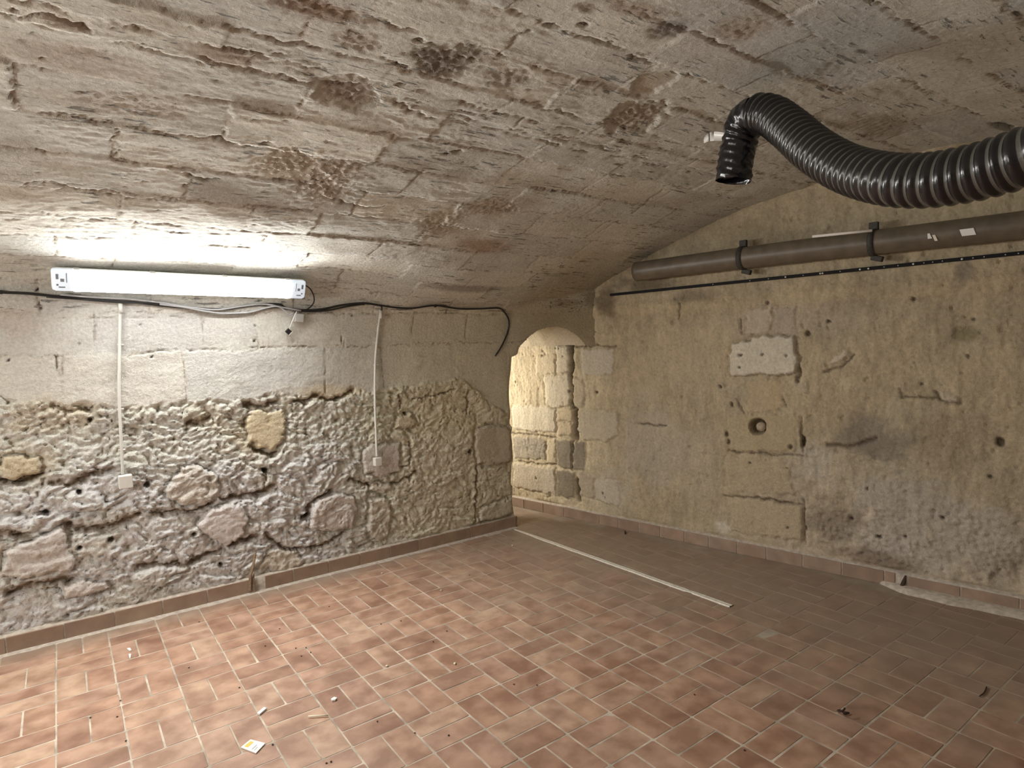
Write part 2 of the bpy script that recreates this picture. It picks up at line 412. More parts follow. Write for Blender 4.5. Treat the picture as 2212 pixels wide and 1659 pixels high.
# ================================================================== LEFT WALL + VAULT  (one profile, swept along X)
Q_ = np.array([0, 7.0, 7.46, 7.87, 8.34, 8.98, 9.63, 10.46, 11.81, 13.53, 15.02, 16.34, 17.07, 18.48, 19.88, 20.58])
YB = np.array([3.2, 3.2, 3.12, 2.9, 2.5, 1.9, 1.29, .52, -.73, -2.35, -3.79, -5.08, -5.8, -7.2, -8.6, -9.3])
ZB = np.array([0, 7.0, 7.45, 7.8, 8.05, 8.27, 8.48, 8.8, 9.32, 9.88, 10.27, 10.53, 10.65, 10.83, 10.92, 10.94])
YA = YB.copy(); ZA = ZB.copy()
YA[2:9] = [3.18, 3.1, 2.92, 2.42, 1.68, .75, -.73]; ZA[2:9] = [7.45, 7.88, 8.28, 8.66, 8.90, 9.06, 9.36]
QF = np.concatenate([Q_, 41.16 - Q_[::-1][1:]])
def mir(y, z): return np.concatenate([y, -18.6 - y[::-1][1:]]), np.concatenate([z, z[::-1][1:]])
YAf, ZAf = mir(YA, ZA); YBf, ZBf = mir(YB, ZB)
def smooth_interp(q, qs, ys):
    # a little rounding of the polyline profile
    return (np.interp(q - .22, qs, ys) + 2 * np.interp(q, qs, ys) + np.interp(q + .22, qs, ys) + np.interp(q - .11, qs, ys) * 1.5 + np.interp(q + .11, qs, ys) * 1.5) / 7
def surf(X, q):
    w = sst(7.0, 11.5, X)
    y = smooth_interp(q, QF, YAf) * (1 - w) + smooth_interp(q, QF, YBf) * w
    z = np.where(q < .5, q, smooth_interp(q, QF, ZAf) * (1 - w) + smooth_interp(q, QF, ZBf) * w)
    z = np.where(q > 40.6, 41.16 - q, z)
    yd = 3.2 - np.maximum(X - 14.3, 0) * .66                       # masonry comes forward over the doorway
    k = .22; on = sst(13.6, 14.4, X) * sst(14, 12, q)
    d = np.clip(.5 + .5 * (y - yd) / k, 0, 1)
    ys = y * (1 - d) + yd * d - k * d * (1 - d)
    return y * (1 - on) + ys * on, z
def px_q(x, y):
    """pixel -> (X, q) on the left wall / vault"""
    d = ray(x, y); qs = np.linspace(0.05, 27, 1600); X = 6.0
    for _ in range(6):
        Ys, Zs = surf(np.full_like(qs, X), qs)
        t = (Ys - CAM[1]) / d[1]; e = (CAM[2] + t * d[2]) - Zs
        t2 = (Zs - CAM[2]) / d[2] if abs(d[2]) > 1e-6 else t
        s_ = np.flatnonzero((e[:-1] * e[1:] <= 0) & (t[:-1] > 0))
        if len(s_) == 0: return (X, 20.0)
        i = s_[np.argmin(t[s_])]; f = e[i] / (e[i] - e[i + 1] + 1e-12)
        q = qs[i] + f * (qs[i + 1] - qs[i]); Yq = Ys[i] + f * (Ys[i + 1] - Ys[i]); Zq = Zs[i] + f * (Zs[i + 1] - Zs[i])
        tt = (Yq - CAM[1]) / d[1] if abs(d[1]) > .2 else (Zq - CAM[2]) / d[2]
        X = .5 * X + .5 * (CAM[0] + tt * d[0]) if _ < 2 else CAM[0] + tt * d[0]
    return (float(X), float(q))
def PQ(lst): return [px_q(*p) for p in lst]

uL = np.concatenate([np.arange(-8, -1.0, .14), np.arange(-1.0, 16.9, .033), np.arange(16.9, 21.4, .06)])
vL = np.concatenate([np.arange(0, 9.9, .033), np.arange(9.9, 23.6, .037), np.arange(23.6, 41.16, .16), [41.16]])
A = Sheet(uL, vL)
X, Q = A.Ug, A.Vg
# doorway outline, wall end and arch (pixels on the masonry face)
door_px = [(1113, 1139), (1112, 1112), (1108, 1085), (1109, 1052), (1105, 1046), (1107, 1004), (1110, 995), (1108, 960), (1106, 938), (1108, 925), (1103, 915), (1104, 895), (1102, 872), (1101, 850),
           (1102, 825), (1105, 800), (1107, 772), (1113, 769), (1121, 764), (1125, 750), (1135, 740), (1150, 726), (1168, 714), (1190, 707), (1215, 704), (1240, 709), (1262, 722), (1276, 735), (1284, 746)]
door_uv = PQ(door_px)
door_uv[0] = (14.42, 0.0)
door_poly = door_uv + [(19.0, door_uv[-1][1] - .1), (19.0, -1), (14.42, -1)]
# --- zones
zb_px = [(-40, 858), (0, 860), (130, 868), (250, 878), (420, 868), (550, 860), (600, 846), (680, 858), (760, 850), (830, 842), (870, 832), (1000, 820), (1035, 850), (1060, 880), (1090, 885), (1105, 870)]
zb = np.array(PQ(zb_px)); zb = zb[np.argsort(zb[:, 0])]
ZBx = np.interp(X[:, 0], zb[:, 0], zb[:, 1])[:, None] + .10 * perlin(X * 2.3, Q * 2.3, 5) + .05 * perlin(X * 7, Q * 7, 6)
rub = sst(.03, -.05, Q - ZBx)                                        # 1 in the worn rubble below
vault = sst(7.6, 8.4, Q)
lo = fbm(X * .5, Q * .5, 3, 11)
# smooth ashlar above
H = .06 * lo + .020 * fbm(X * 2.2, Q * 3.5, 6, 12, .6) + .022 * np.minimum(0, fbm(X * 6, Q * 9, 4, 14) + .15) + .010 * fbm(X * 9 + Q * 4, Q * 14, 3, 15)
# vault: long flaky relief along the courses
wx = X + .25 * perlin(X * .8, Q * .8, 21); wq = Q + .12 * perlin(X * .6, Q * 1.2, 22) + .05 * X * perlin(X * .2, Q * .2, 23)
flake = fbm(wx * 1.0, wq * 5.0, 5, 24, .6)
terr = np.floor(fbm(wx * .8, wq * 3.0, 4, 25) * 5 + .0) / 5.0
erode = sst(-.1, .5, fbm(X * .35, Q * .7, 4, 26))
fine = fbm(wx * 5, wq * 13, 4, 27, .65); Hv = .05 * lo + .016 * flake * (.4 + erode) + .010 * terr * erode + .016 * fine * (.5 + erode)
cut = sst(.40, .52, fbm(wx * 1.7, wq * 9.0, 5, 28, .6)); Hv -= .016 * cut * (.4 + erode); dash = sst(.44, .56, fbm(wx * 2.4, wq * 17, 4, 29, .6)); Hv -= .022 * dash
H = H * (1 - vault) + Hv * vault
# rubble
rx = X + .18 * perlin(X * 1.6, Q * 1.6, 31) + .05 * perlin(X * 5, Q * 5, 32) * .3; rq = Q + .22 * perlin(X * .9 + 7, Q * 1.1, 33) + .05 * perlin(X * 5, Q * 5, 34) * .3
f1, f2, vid = voronoi(rx / 1.02 + .3 * np.floor(rq / .62), rq / .62, 35, .8)
gapd = f2 - f1
big = sst(4.3, 3.2, Q + .5 * perlin(X * .7, 0 * Q, 36))
dome = sst(0, .30, gapd)
ang = fbm(rx * 2.6 + rq * 1.6, rq * 5.5 - rx * 1.1, 5, 37, .62, ridge=True)
ang2 = fbm(rx * 6, rq * 9, 4, 38, .6)
pl = perlin(rx * 2.2 + 3, rq * 3.4, 39) + .5 * perlin(rx * 5, rq * 8, 40)
ledge = np.abs(((rq * 3.1 + .8 * rx + 1.2 * pl) % 1.0))             # ragged horizontal ledges: face slopes out, then breaks back
stone_off = (_h(vid, vid * 0 + 3, 5) - .5)
right_soft = sst(8.5, 12.5, X) * .70
g1 = voronoi(rx / .21 + .5 * rq, rq / .13, 45, .95)[0]; g2 = voronoi(rx / .10, rq / .085, 46, .95)[0]; crumb = -g1 * g1 * (1 + perlin(rx * 3, rq * 3, 47)); crumb2 = .6 * g2 - .45 * fbm(rx * 9, rq * 12, 4, 48, .75)
Hr = (-.15 + .07 * dome * (.25 + .75 * big) + .09 * stone_off * dome * big + .025 * ang + .035 * ang2 + .03 * (1 - ledge) + .13 * crumb - .075 * crumb2 + .03) * (1 - .75 * right_soft)
Hr += .09 * sst(.8, .1, ZBx - Q)
tt = fbm(rx * 2.4 + rq, rq * 4.6 - rx * .6, 5, 49, .6) * 5.5; tf = tt - np.floor(tt); Hr += .018 * (np.floor(tt) + sst(.6, 1.0, tf)) / 2.2
hole = sst(.46, .60, fbm(rx * 2.1, rq * 2.8, 4, 43)); Hr -= .10 * hole
Hr -= .06 * sst(.34, .5, fbm(rx * 6, rq * 8, 3, 44)); Hr -= Hr[(rub > .9)].mean() + .055
H = H * (1 - rub) + Hr * rub
H = np.where(Q < .44, np.minimum(H, -.05), H)
A.H = H
# --- colour (albedo)
c_up = np.array([.655, .615, .54]); c_rub = np.array([.80, .745, .63]); c_pink = np.array([.80, .75, .71]); c_tan = np.array([.60, .50, .33]); c_brn = np.array([.32, .22, .135])
n1 = fbm(X * .7, Q * .7, 5, 51, .6)[..., None]; n2 = fbm(X * 2.5, Q * 3.5, 5, 52, .6)[..., None]
C = c_up * (1 + .12 * n1 + .08 * n2)
tan_m = (np.clip(sst(-.1, .5, n1) * .5 + .3 * n2, 0, 1)) * .42
Cr = c_rub * (1 - big[..., None] * .6) + c_pink * big[..., None] * .6
Cr = Cr * (1 - tan_m) + c_tan * tan_m
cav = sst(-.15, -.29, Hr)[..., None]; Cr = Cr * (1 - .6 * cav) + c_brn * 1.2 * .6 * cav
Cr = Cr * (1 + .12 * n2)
rr = right_soft[..., None] * .9; Cr = Cr * (1 - .5 * rr) + np.array([.60, .52, .40]) * .5 * rr
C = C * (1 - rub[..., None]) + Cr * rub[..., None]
cv = np.array([.53, .485, .425]) * (1 + .14 * n1 + .14 * fbm(X * .9, Q * 3.5, 5, 53, .6)[..., None])
cvb = sst(.05, .5, fbm(X * .3 + 3, Q * .8, 5, 54, .55))[..., None]; cv = cv * (1 - .35 * cvb) + np.array([.34, .265, .195]) * .35 * cvb
cv = cv * (1 - .3 * cut[..., None] * erode[..., None]) * (1 - .42 * dash[..., None])
C = C * (1 - vault[..., None]) + cv * vault[..., None]
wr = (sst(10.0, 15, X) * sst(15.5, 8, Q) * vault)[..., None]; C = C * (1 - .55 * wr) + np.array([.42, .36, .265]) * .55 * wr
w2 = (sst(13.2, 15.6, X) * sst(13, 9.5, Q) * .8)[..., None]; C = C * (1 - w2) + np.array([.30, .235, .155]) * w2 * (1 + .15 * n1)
yel = (sst(6.5, 12, X) * (1 - vault))[..., None]; C = C * (1 - yel * np.array([.02, .06, .20])); C = C * (1 - vault[..., None] * np.array([.035, 0, .01])); A.C = np.clip(C * np.array([1.14, 1.20, 1.27]) * (1 + .16 * vault[..., None]), 0, .86)
# --- courses: q of the bed joints (traced from the photograph), X of the cross joints
EDG = [5.35, 6.68, 7.68, 8.5, 9.4, 10.4, 11.4, 12.45, 13.5, 14.56, 15.66, 16.58, 17.0, 17.45, 18.4, 19.35, 20.25, 21.2, 22.15, 23.1, 24.1, 25.1, 26.1, 27.2]
CROSS = {0: [-.6, 1.5, 4.1, 7.75, 9.6, 12.2], 1: [-.6, 2.2, 4.6, 5.95, 8.35, 10.6, 12.6], 2: [1.2, 3.4, 6.9, 9.3, 11.8, 14.0], 3: [.2, 2.6, 5.2, 8.0, 10.2, 12.7, 15.0],
         4: [1.6, 4.2, 6.7, 9.5, 11.6, 13.7, 16.2], 5: [.4, 2.9, 5.5, 8.2, 10.9, 13.2, 15.2], 6: [-.2, 2.6, 4.9, 6.3, 9.0, 11.5, 14.3, 16.6], 7: [1.45, 3.6, 6.9, 9.2, 11.7, 13.9],
         8: [.3, 2.42, 5.6, 7.6, 10.35, 12.9, 15.6], 9: [1.2, 3.9, 6.6, 9.5, 11.9, 14.4], 10: [.6, 2.8, 4.8, 7.2, 9.5, 11.9, 14.9], 11: [1.9, 3.85, 6.1, 8.5, 10.8, 13.4],
         12: [.8, 3.5, 5.7, 7.85, 10.1, 13.0], 13: [1.6, 4.3, 6.3, 8.55, 11.2, 14.2], 14: [2.5, 4.9, 6.95, 9.4, 12.0, 15.1], 15: [1.2, 3.9, 6.4, 9.0, 11.3, 13.8, 16.8],
         16: [2.8, 5.4, 8.0, 10.6, 13.2, 16.1], 17: [1.5, 4.2, 7.0, 9.7, 12.4, 15.0], 18: [3.1, 5.9, 8.7, 11.5, 14.4], 19: [2.0, 4.9, 7.8, 10.6, 13.5, 16.4], 20: [3.3, 6.4, 9.4, 12.4], 21: [2.1, 5.2, 8.3, 11.3], 22: [3.4, 6.6, 9.8]}
def edge_q(k, xx): return EDG[k] + .05 * perlin(xx * .55 + k * 7.3, xx * 0 + k * 1.7, 61) + .02 * perlin(xx * 2.1 + k, xx * 0 + k, 62)
courses = np.full(X.shape, -1); nb = 1000
EQ = [edge_q(k, uL)[:, None] for k in range(len(EDG))]
for k in range(len(EDG) - 1): courses[(Q + A.jy >= EQ[k]) & (Q + A.jy < EQ[k + 1])] = k
blk = np.zeros(X.shape, np.int64)
for k in range(len(EDG) - 1):
    mk = courses == k; xs = np.array(CROSS[k]); idx = np.searchsorted(xs, (X + A.jx * 1.3)[mk]); blk[mk] = 1000 + k * 30 + idx
    tone = (_h(idx + 3, idx * 0 + k, 71) - .5); offs = (_h(idx + 9, idx * 0 + k, 72) - .5)
    A.C[mk] *= (1 + (.13 if k >= 2 else .06) * tone)[:, None]
    A.C[mk] *= 1 + np.stack([tone * .03, tone * 0, -tone * .05], 1)
    A.H[mk] += offs * (.045 if k >= 2 else .022) * (1 - rub[mk])
    if k == 0: continue
for k in range(1, len(EDG)):
    weak = 1.0 if k >= 5 else .6
    pts = [(xx, float(edge_q(k, np.array([xx]))[0])) for xx in np.arange(-2, 20, .5)]
    if k == 4 or k == 3: pts = [p for p in pts if p[0] < 13.5]
    A.groove(pts, .017 if k > 2 else .012, .034 * weak, 1.5, col=(.28, .20, .13) if k > 3 else (.36, .29, .21), brk=.65, seed=k)
for k in range(len(EDG) - 1):
    for xx in CROSS[k]:
        if k == 0: q0, q1 = max(EDG[0], float(np.interp(xx, zb[:, 0], zb[:, 1]))), EDG[1]
        else: q0, q1 = EDG[k], EDG[k + 1]
        dx = .06 * math.sin(xx * 9 + k)
        A.groove([(xx, q0), (xx + dx, q1)], .016, .022, .7, col=(.36, .29, .21), brk=.55, seed=k + int(xx * 3))
A.L = np.where((blk > 0) & (X > -2.6) & (Q < 26.5) & (rub < .5), blk, 0)
# rubble stones: cells of the relief
A.L = np.where((rub >= .5) & (gapd > .05) & (X > -1.6) & (X < 15), vid + 10_000_000, A.L)
A.L[(Q < .30)] = 0
A.next = 5_000_000
# traced cracks on the vault
for ln, w, dp in [([(0, 33), (57, 33), (80, 30), (174, 54), (194, 69)], .035, .10), ([(154, 23), (278, 54), (338, 64)], .03, .08), ([(405, 89), (502, 110), (535, 112)], .03, .09), ([(549, 102), (636, 127)], .025, .07),
                  ([(348, 105), (438, 124), (475, 137), (535, 151), (575, 160), (656, 179)], .04, .12), ([(700, 187), (810, 194), (854, 221), (894, 241)], .04, .12), ([(894, 241), (954, 258), (1038, 273), (1101, 288), (1175, 304), (1275, 328)], .03, .11),
                  ([(1319, 335), (1375, 347), (1440, 361)], .03, .10), ([(877, 214), (1041, 248), (1138, 278), (1235, 298), (1289, 316)], .02, .06), ([(774, 114), (834, 130), (907, 157)], .03, .1), ([(1101, 214), (1148, 222), (1279, 261), (1352, 279), (1430, 300)], .028, .1),
                  ([(974, 87), (1065, 115)], .03, .06), ([(1080, 122), (1115, 135), (1160, 150), (1235, 172), (1326, 197)], .022, .08), ([(750, 10), (780, 26), (837, 47)], .03, .08), ([(1245, 76), (1290, 92), (1336, 112), (1380, 135), (1429, 150)], .03, .12),
                  ([(1455, 55), (1490, 65), (1525, 79), (1600, 117), (1686, 158), (1716, 165)], .022, .09), ([(1628, 0), (1700, 45), (1738, 59), (1837, 110)], .02, .05), ([(43, 238), (144, 248), (210, 258), (254, 268), (300, 276)], .03, .08), ([(465, 301), (500, 310), (542, 317)], .055, .14),
                  ([(380, 368), (410, 378), (440, 392), (468, 391)], .06, .16), ([(590, 388), (640, 396), (706, 408)], .05, .13), ([(0, 395), (67, 398), (94, 388), (137, 403), (194, 418)], .035, .1), ([(206, 417), (268, 427), (320, 432), (395, 435), (430, 440)], .028, .1), ([(456, 443), (549, 450), (676, 456)], .022, .06),
                  ([(284, 351), (240, 341), (190, 342)], .03, .08), ([(715, 430), (750, 440), (785, 452), (830, 448)], .05, .15), ([(700, 300), (730, 310), (745, 322)], .03, .08), ([(0, 472), (130, 475), (160, 473), (258, 482), (388, 502), (519, 505), (612, 514)], .02, .06), ([(263, 425), (261, 482)], .02, .05),
                  ([(94, 345), (84, 381)], .025, .06), ([(252, 278), (256, 325), (248, 341)], .022, .05), ([(401, 401), (398, 435)], .04, .08), ([(1286, 504), (1330, 480), (1380, 450), (1440, 405)], .03, .08), ([(1235, 177), (1185, 231)], .012, .05), ([(1145, 70), (1110, 95)], .03, .08), ([(1406, 154), (1336, 194)], .016, .05),
                  ([(700, 222), (745, 212), (775, 225), (770, 210)], .05, .12), ([(858, 215), (870, 240), (895, 242)], .05, .10), ([(690, 345), (740, 351), (834, 358), (877, 368), (954, 380)], .022, .07)]:
    A.groove(PQ(ln), w * .55, dp * .62, 1.3, col=(.20, .13, .08), brk=.9, seed=int(w * 1e4))
# spalled, stained and darkened patches of the vault
def B(px, rpx, col, mix, **k):
    c = px_q(*px); e = px_q(px[0] + rpx[0], px[1]); g = px_q(px[0], px[1] + rpx[1])
    rx_ = max(abs(e[0] - c[0]), .1); ry_ = max(abs(g[1] - c[1]), .1)
    A.blotch(c, (rx_, ry_), col, mix, **k)
B((960, 140), (95, 55), (.17, .145, .125), .75, seed=101, pitted=.20); B((1090, 175), (60, 30), (.24, .20, .17), .6, seed=102, pitted=.1)
B((690, 25), (150, 30), (.27, .185, .13), .75, seed=103, pitted=.12); B((780, 90), (70, 30), (.30, .23, .17), .6, seed=113, pitted=.12)
B((1440, 70), (55, 45), (.14, .125, .11), .7, seed=104, pitted=.10); B((1370, 20), (120, 30), (.30, .22, .16), .6, seed=105, pitted=.05)
B((1380, 250), (75, 50), (.30, .24, .17), .7, seed=106, pitted=.16, dH=-.05); B((1410, 185), (50, 35), (.36, .29, .2), .6, seed=107, dH=-.04)
B((480, 120), (110, 22), (.27, .19, .14), .6, seed=108); B((130, 45), (60, 18), (.25, .18, .13), .6, seed=109, pitted=.08)
B((960, 480), (60, 40), (.33, .27, .19), .5, seed=110, pitted=.12); B((1075, 445), (60, 30), (.33, .25, .17), .5, seed=120, pitted=.16); B((1045, 530), (75, 20), (.25, .13, .07), .6, seed=111, rough=.3)
B((700, 390), (90, 60), (.46, .39, .31), .5, seed=112, pitted=.22); B((620, 350), (70, 40), (.42, .35, .27), .5, seed=114, pitted=.2)
B((750, 205), (80, 40), (.22, .16, .12), .5, seed=115, pitted=.16, dH=-.04); B((1600, 60), (90, 50), (.33, .25, .18), .6, seed=116, pitted=.07); B((1270, 20), (40, 18), (.2, .14, .1), .6, seed=117, pitted=.1)
B((1860, 113), (30, 7), (.10, .085, .07), .8, seed=118, rough=.2, pitted=.05); B((1900, 270), (150, 50), (.28, .21, .15), .5, seed=119, pitted=.06); B((200, 620 - 480), (200, 40), (.40, .33, .28), .4, seed=121)
B((660, 70), (60, 26), (.50, .44, .38), .3, seed=122); B((300, 230), (140, 30), (.40, .335, .28), .45, seed=123, pitted=.06); B((1000, 660), (120, 12), (.24, .19, .15), .4, seed=124)
B((1230, 655), (50, 14), (.20, .14, .08), .5, seed=125, pitted=.1); B((1010, 622), (110, 9), (.19, .16, .14), .6, seed=126, rough=.3)
B((1290, 640), (30, 28), (.16, .12, .08), .6, seed=127); B((1195, 745), (0, 0), None, 0)  # corner blotch paints the shade where the pipe ends
for p, r in [((1190, 61), .16), ((1262, 58), .13), ((1320, 95), .10), ((865, 183), .11), ((988, 330), .20), ((965, 335), .14), ((575, 308), .12), ((505, 310), .12), ((1000, 130), .10), ((1020, 133), .12), ((960, 115), .08), ((905, 88), .12), ((930, 95), .08), ((1360, 305), .08), ((1173, 303), .09), ((30, 20), .08),
             ((740, 215), .10), ((757, 222), .12), ((1490, 372), .14), ((1470, 366), .08), ((1685, 388), .08), ((1640, 122), .05), ((1656, 128), .04), ((1460, 136), .05), ((1835, 38), .05), ((1850, 36), .04), ((1808, 72), .05), ((1628, 20), .06), ((1645, 28), .05), ((300, 416), .0), ((1890, 218), .06), ((93, 126), .06), ((1072, 237), .06),
             ((1420, 130), .07), ((885, 240), .07), ((310, 96), .05), ((230, 115), .05), ((1940, 282), .05)]:
    if r > 0: A.pit(px_q(*p), r * .6, r * .45, col=(.17, .085, .04), aniso=.5)
B((2170, 275), (75, 11), (.02, .018, .015), .95, seed=130, rough=.12, dH=-.35)  # narrow near-black sunken patch by the hose
# --- left wall marks
def LP(px): return [px_q(*p) for p in px]
for ln in [[(84, 684), (150, 688), (215, 687), (258, 685)], [(262, 686), (330, 684), (400, 685)], [(85, 650), (83, 684)], [(204, 700), (202, 738)], [(205, 746), (250, 748)], [(262, 768), (300, 764), (340, 758), (400, 757), (500, 752), (560, 750), (690, 748)], [(696, 762), (704, 752), (722, 746), (737, 744), (737, 722)],
           [(120, 770), (124, 790), (128, 832)], [(440, 685), (438, 710)], [(553, 700), (551, 740)], [(0, 583), (60, 584), (100, 586)], [(690, 611), (800, 616), (900, 621)], [(700, 670), (850, 668), (960, 672), (1150, 672)]]:
    A.groove(LP(ln), .014, .045, .55, col=(.26, .20, .14), brk=.95)
for p in [(81, 628), (20, 778), (305, 702), (330, 770), (90, 666), (170, 742), (200, 880), (552, 703), (550, 737), (760, 682), (1028, 500)]: A.pit(px_q(*p), .035, .05)
# ledges of overhanging skin where the upper face ends
for ln, w, dp in [([(530, 872), (560, 878), (600, 868), (590, 872)], .06, .20), ([(640, 868), (665, 868), (688, 852)], .06, .22), ([(694, 860), (725, 863), (745, 858), (762, 840)], .055, .22), ([(410, 915), (440, 912), (455, 900)], .08, .18), ([(545, 968), (575, 980), (600, 982)], .06, .25), ([(118, 880), (150, 888), (200, 884)], .05, .14),
                  ([(0, 1045), (40, 1043), (85, 1030)], .08, .22), ([(110, 1042), (150, 1047), (240, 1012)], .06, .15), ([(140, 1135), (190, 1146), (240, 1138), (300, 1115)], .08, .2), ([(330, 1110), (420, 1105), (460, 1085)], .06, .18), ([(480, 1080), (560, 1068), (590, 1055)], .08, .2), ([(0, 1150), (60, 1160), (0, 1155)], .07, .15),
                  ([(20, 1285), (80, 1262), (150, 1255)], .09, .18), ([(300, 1225), (400, 1220), (480, 1190)], .07, .18), ([(500, 1178), (540, 1165), (555, 1160)], .07, .2), ([(575, 1155), (620, 1190), (700, 1180), (750, 1150)], .05, .16), ([(760, 1035), (800, 1050), (860, 1045), (900, 1020)], .05, .14), ([(660, 1125), (672, 1090), (720, 1060)], .05, .2),
                  ([(866, 850), (866, 880)], .03, .08), ([(893, 862), (960, 850), (985, 838)], .025, .08), ([(890, 955), (885, 1000), (870, 1010)], .03, .1), ([(1012, 845), (1010, 890)], .03, .07), ([(578, 1018), (576, 1060)], .02, .08), ([(1028, 1130), (1030, 1060), (1032, 1010)], .03, .10)]:
    A.groove(LP(ln), w, dp, 1.6, col=(.30, .20, .11))
for p, r in [((171, 1066), .085), ((100, 1110), .075), ((456, 1036), .10), ((575, 1018), .10), ((320, 1048), .09), ((420, 1155), .07), ((1017, 975), .10), ((195, 908), .06), ((880, 893), .07), ((765, 1045), .0), ((667, 1115), .1), ((820, 1048), .05), ((240, 1168), .08), ((172, 1185), .07), ((480, 1222), .06)]:
    if r: A.pit(px_q(*p), r * .8, .20, col=(.12, .08, .05))
# named stones of the rubble
for poly, pr, col, fl in [([(543, 885), (575, 888), (618, 884), (622, 925), (612, 960), (590, 975), (560, 968), (540, 950), (530, 915)], .05, (.68, .58, .38), .85),
                          ([(1030, 924), (1065, 918), (1104, 925), (1106, 960), (1106, 1000), (1065, 1005), (1032, 1003), (1026, 965)], .05, (.52, .45, .35), .8),
                          ([(440, 1110), (470, 1095), (520, 1088), (538, 1115), (530, 1150), (500, 1180), (465, 1172), (430, 1140)], .09, (.72, .66, .64), .8),
                          ([(668, 1115), (690, 1080), (730, 1065), (765, 1075), (778, 1100), (760, 1140), (715, 1152), (675, 1145)], .11, (.68, .62, .57), .45),
                          ([(800, 962), (868, 955), (868, 1022), (830, 1032), (790, 1020), (785, 985)], .05, (.64, .58, .54), .8),
                          ([(800, 1044), (848, 1042), (850, 1056), (830, 1066), (800, 1062)], .10, (.66, .60, .5), .7),
                          ([(395, 1010), (430, 1005), (470, 1030), (480, 1065), (450, 1085), (395, 1090), (350, 1070)], .08, (.68, .62, .54), .45),
                          ([(0, 985), (90, 990), (88, 1025), (40, 1040), (0, 1042)], .07, (.62, .52, .36), .7),
                          ([(95, 1160), (140, 1130), (150, 1175), (165, 1230), (60, 1250), (0, 1250), (10, 1190)], .06, (.66, .60, .56), .6),
                          ([(125, 1268), (170, 1255), (240, 1258), (245, 1275), (140, 1295)], .07, (.68, .61, .56), .6),
                          ([(1050, 1092), (1110, 1075), (1110, 1110), (1080, 1120), (1036, 1128), (1035, 1105)], .06, (.52, .46, .37), .7),
                          ([(860, 900), (890, 890), (903, 915), (890, 928), (855, 925)], .06, (.60, .52, .38), .7),
                          ([(795, 1150), (800, 1080), (835, 1070), (850, 1110), (840, 1165), (810, 1170)], .05, (.62, .56, .47), .4),
                          ([(555, 1230), (590, 1185), (640, 1190), (660, 1215), (620, 1240)], .05, (.66, .6, .5), .5)]:
    A.stone(LP(poly), pr, .06, fl, col, .75, gap=.05, gdep=.09)
B((700, 845), (90, 22), (.60, .49, .30), .5, seed=140); B((560, 935), (60, 60), (.66, .55, .35), .4, seed=141); B((50, 1000), (90, 40), (.60, .50, .33), .5, seed=142); B((110, 900), (120, 50), (.62, .52, .36), .45, seed=143)
B((330, 640 + 80), (260, 50), (.63, .62, .60), .5, seed=144); B((40, 700), (60, 60), (.52, .44, .38), .5, seed=145)
# fade relief beside the doorway edge so it meets the reveal
def poly_sd(P, x, y):
    P = np.array(P); d = np.full(x.shape, 99.0); nx = x.copy(); ny = y.copy(); ins = np.zeros(x.shape, bool); j = len(P) - 1
    for i in range(len(P)):
        a = P[j]; b = P[i]; ab = b - a; t = np.clip(((x - a[0]) * ab[0] + (y - a[1]) * ab[1]) / max(ab @ ab, 1e-9), 0, 1)
        px_ = a[0] + t * ab[0]; py_ = a[1] + t * ab[1]; dd = np.hypot(x - px_, y - py_); c = dd < d
        d = np.where(c, dd, d); nx = np.where(c, px_, nx); ny = np.where(c, py_, ny)
        if a[1] != b[1]: ins ^= ((b[1] > y) != (a[1] > y)) & (x < (a[0] - b[0]) * (y - b[1]) / (a[1] - b[1]) + b[0])
        j = i
    return np.where(ins, -d, d), nx, ny
S = A.sl(13.6, 19.5, -1, 9.2)
xx_, qq_ = X[S].copy(), Q[S].copy(); sd, nx, ny = poly_sd(door_poly, xx_, qq_)
snap = np.abs(sd) < .019; X2 = X.copy(); Q2 = Q.copy()
t1 = X2[S]; t1[snap] = nx[snap]; X2[S] = t1; t1 = Q2[S]; t1[snap] = ny[snap]; Q2[S] = t1
hh = A.H[S]; A.H[S] = hh * sst(0, .12, np.abs(sd)) + -.05 * sst(.10, 0, np.abs(sd))
Y0, Z0 = surf(X2, Q2); Y1, Z1 = surf(X2, Q2 + .02); Ym, Zm = surf(X2, Q2 - .02)
ty, tz = Y1 - Ym, Z1 - Zm; ln = np.hypot(ty, tz) + 1e-9
PX = X2; PY = Y0 + A.H * (-tz / ln); PZ = Z0 + A.H * (ty / ln)
P3 = np.stack([PX, PY, PZ], -1).reshape(-1, 3) * U
F = grid_faces(len(uL), len(vL))
fx = X.reshape(-1)[F].mean(1); fq = Q.reshape(-1)[F].mean(1); fy = PY.reshape(-1)[F].mean(1)
keep = fx < (RX0 + RK * fy + .30)
nr = (fx > 13.5) & (fq < 9.2); sdf = np.ones(len(F))
sdf[nr] = poly_sd(door_poly, fx[nr], fq[nr])[0]; keep &= sdf > 0
F = F[keep]; fx = fx[keep]; fq = fq[keep]
lab = A.L.reshape(-1)[F[:, 0]]
is_wall = (fq < 7.68); far = fq > 33.5
Cf = A.C.reshape(-1, 3)
def build_part_set(sel, nm, mat):
    l = lab[sel].copy()
    # drop crumbs
    u_, c_ = np.unique(l, return_counts=True)
    for a, b in zip(u_, c_):
        if b < 60: l[l == a] = 0
    objs, _ = emit_sheet(P3, Cf, F[sel], l, mat, nm, None, rough=rub.reshape(-1))
    base = [o for o in objs if o.name.startswith(nm)][0]
    base['kind'] = 'structure'
    for o in objs:
        if o is not base: o.parent = base
    return base
wall_left = build_part_set(is_wall, 'wall_left', M_WALL)
tag(wall_left, 'pale limestone wall, dressed blocks above and crumbling rubble below, behind the tube lamp')
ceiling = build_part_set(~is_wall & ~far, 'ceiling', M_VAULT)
tag(ceiling, 'barrel vault of weathered limestone courses over the whole cellar')
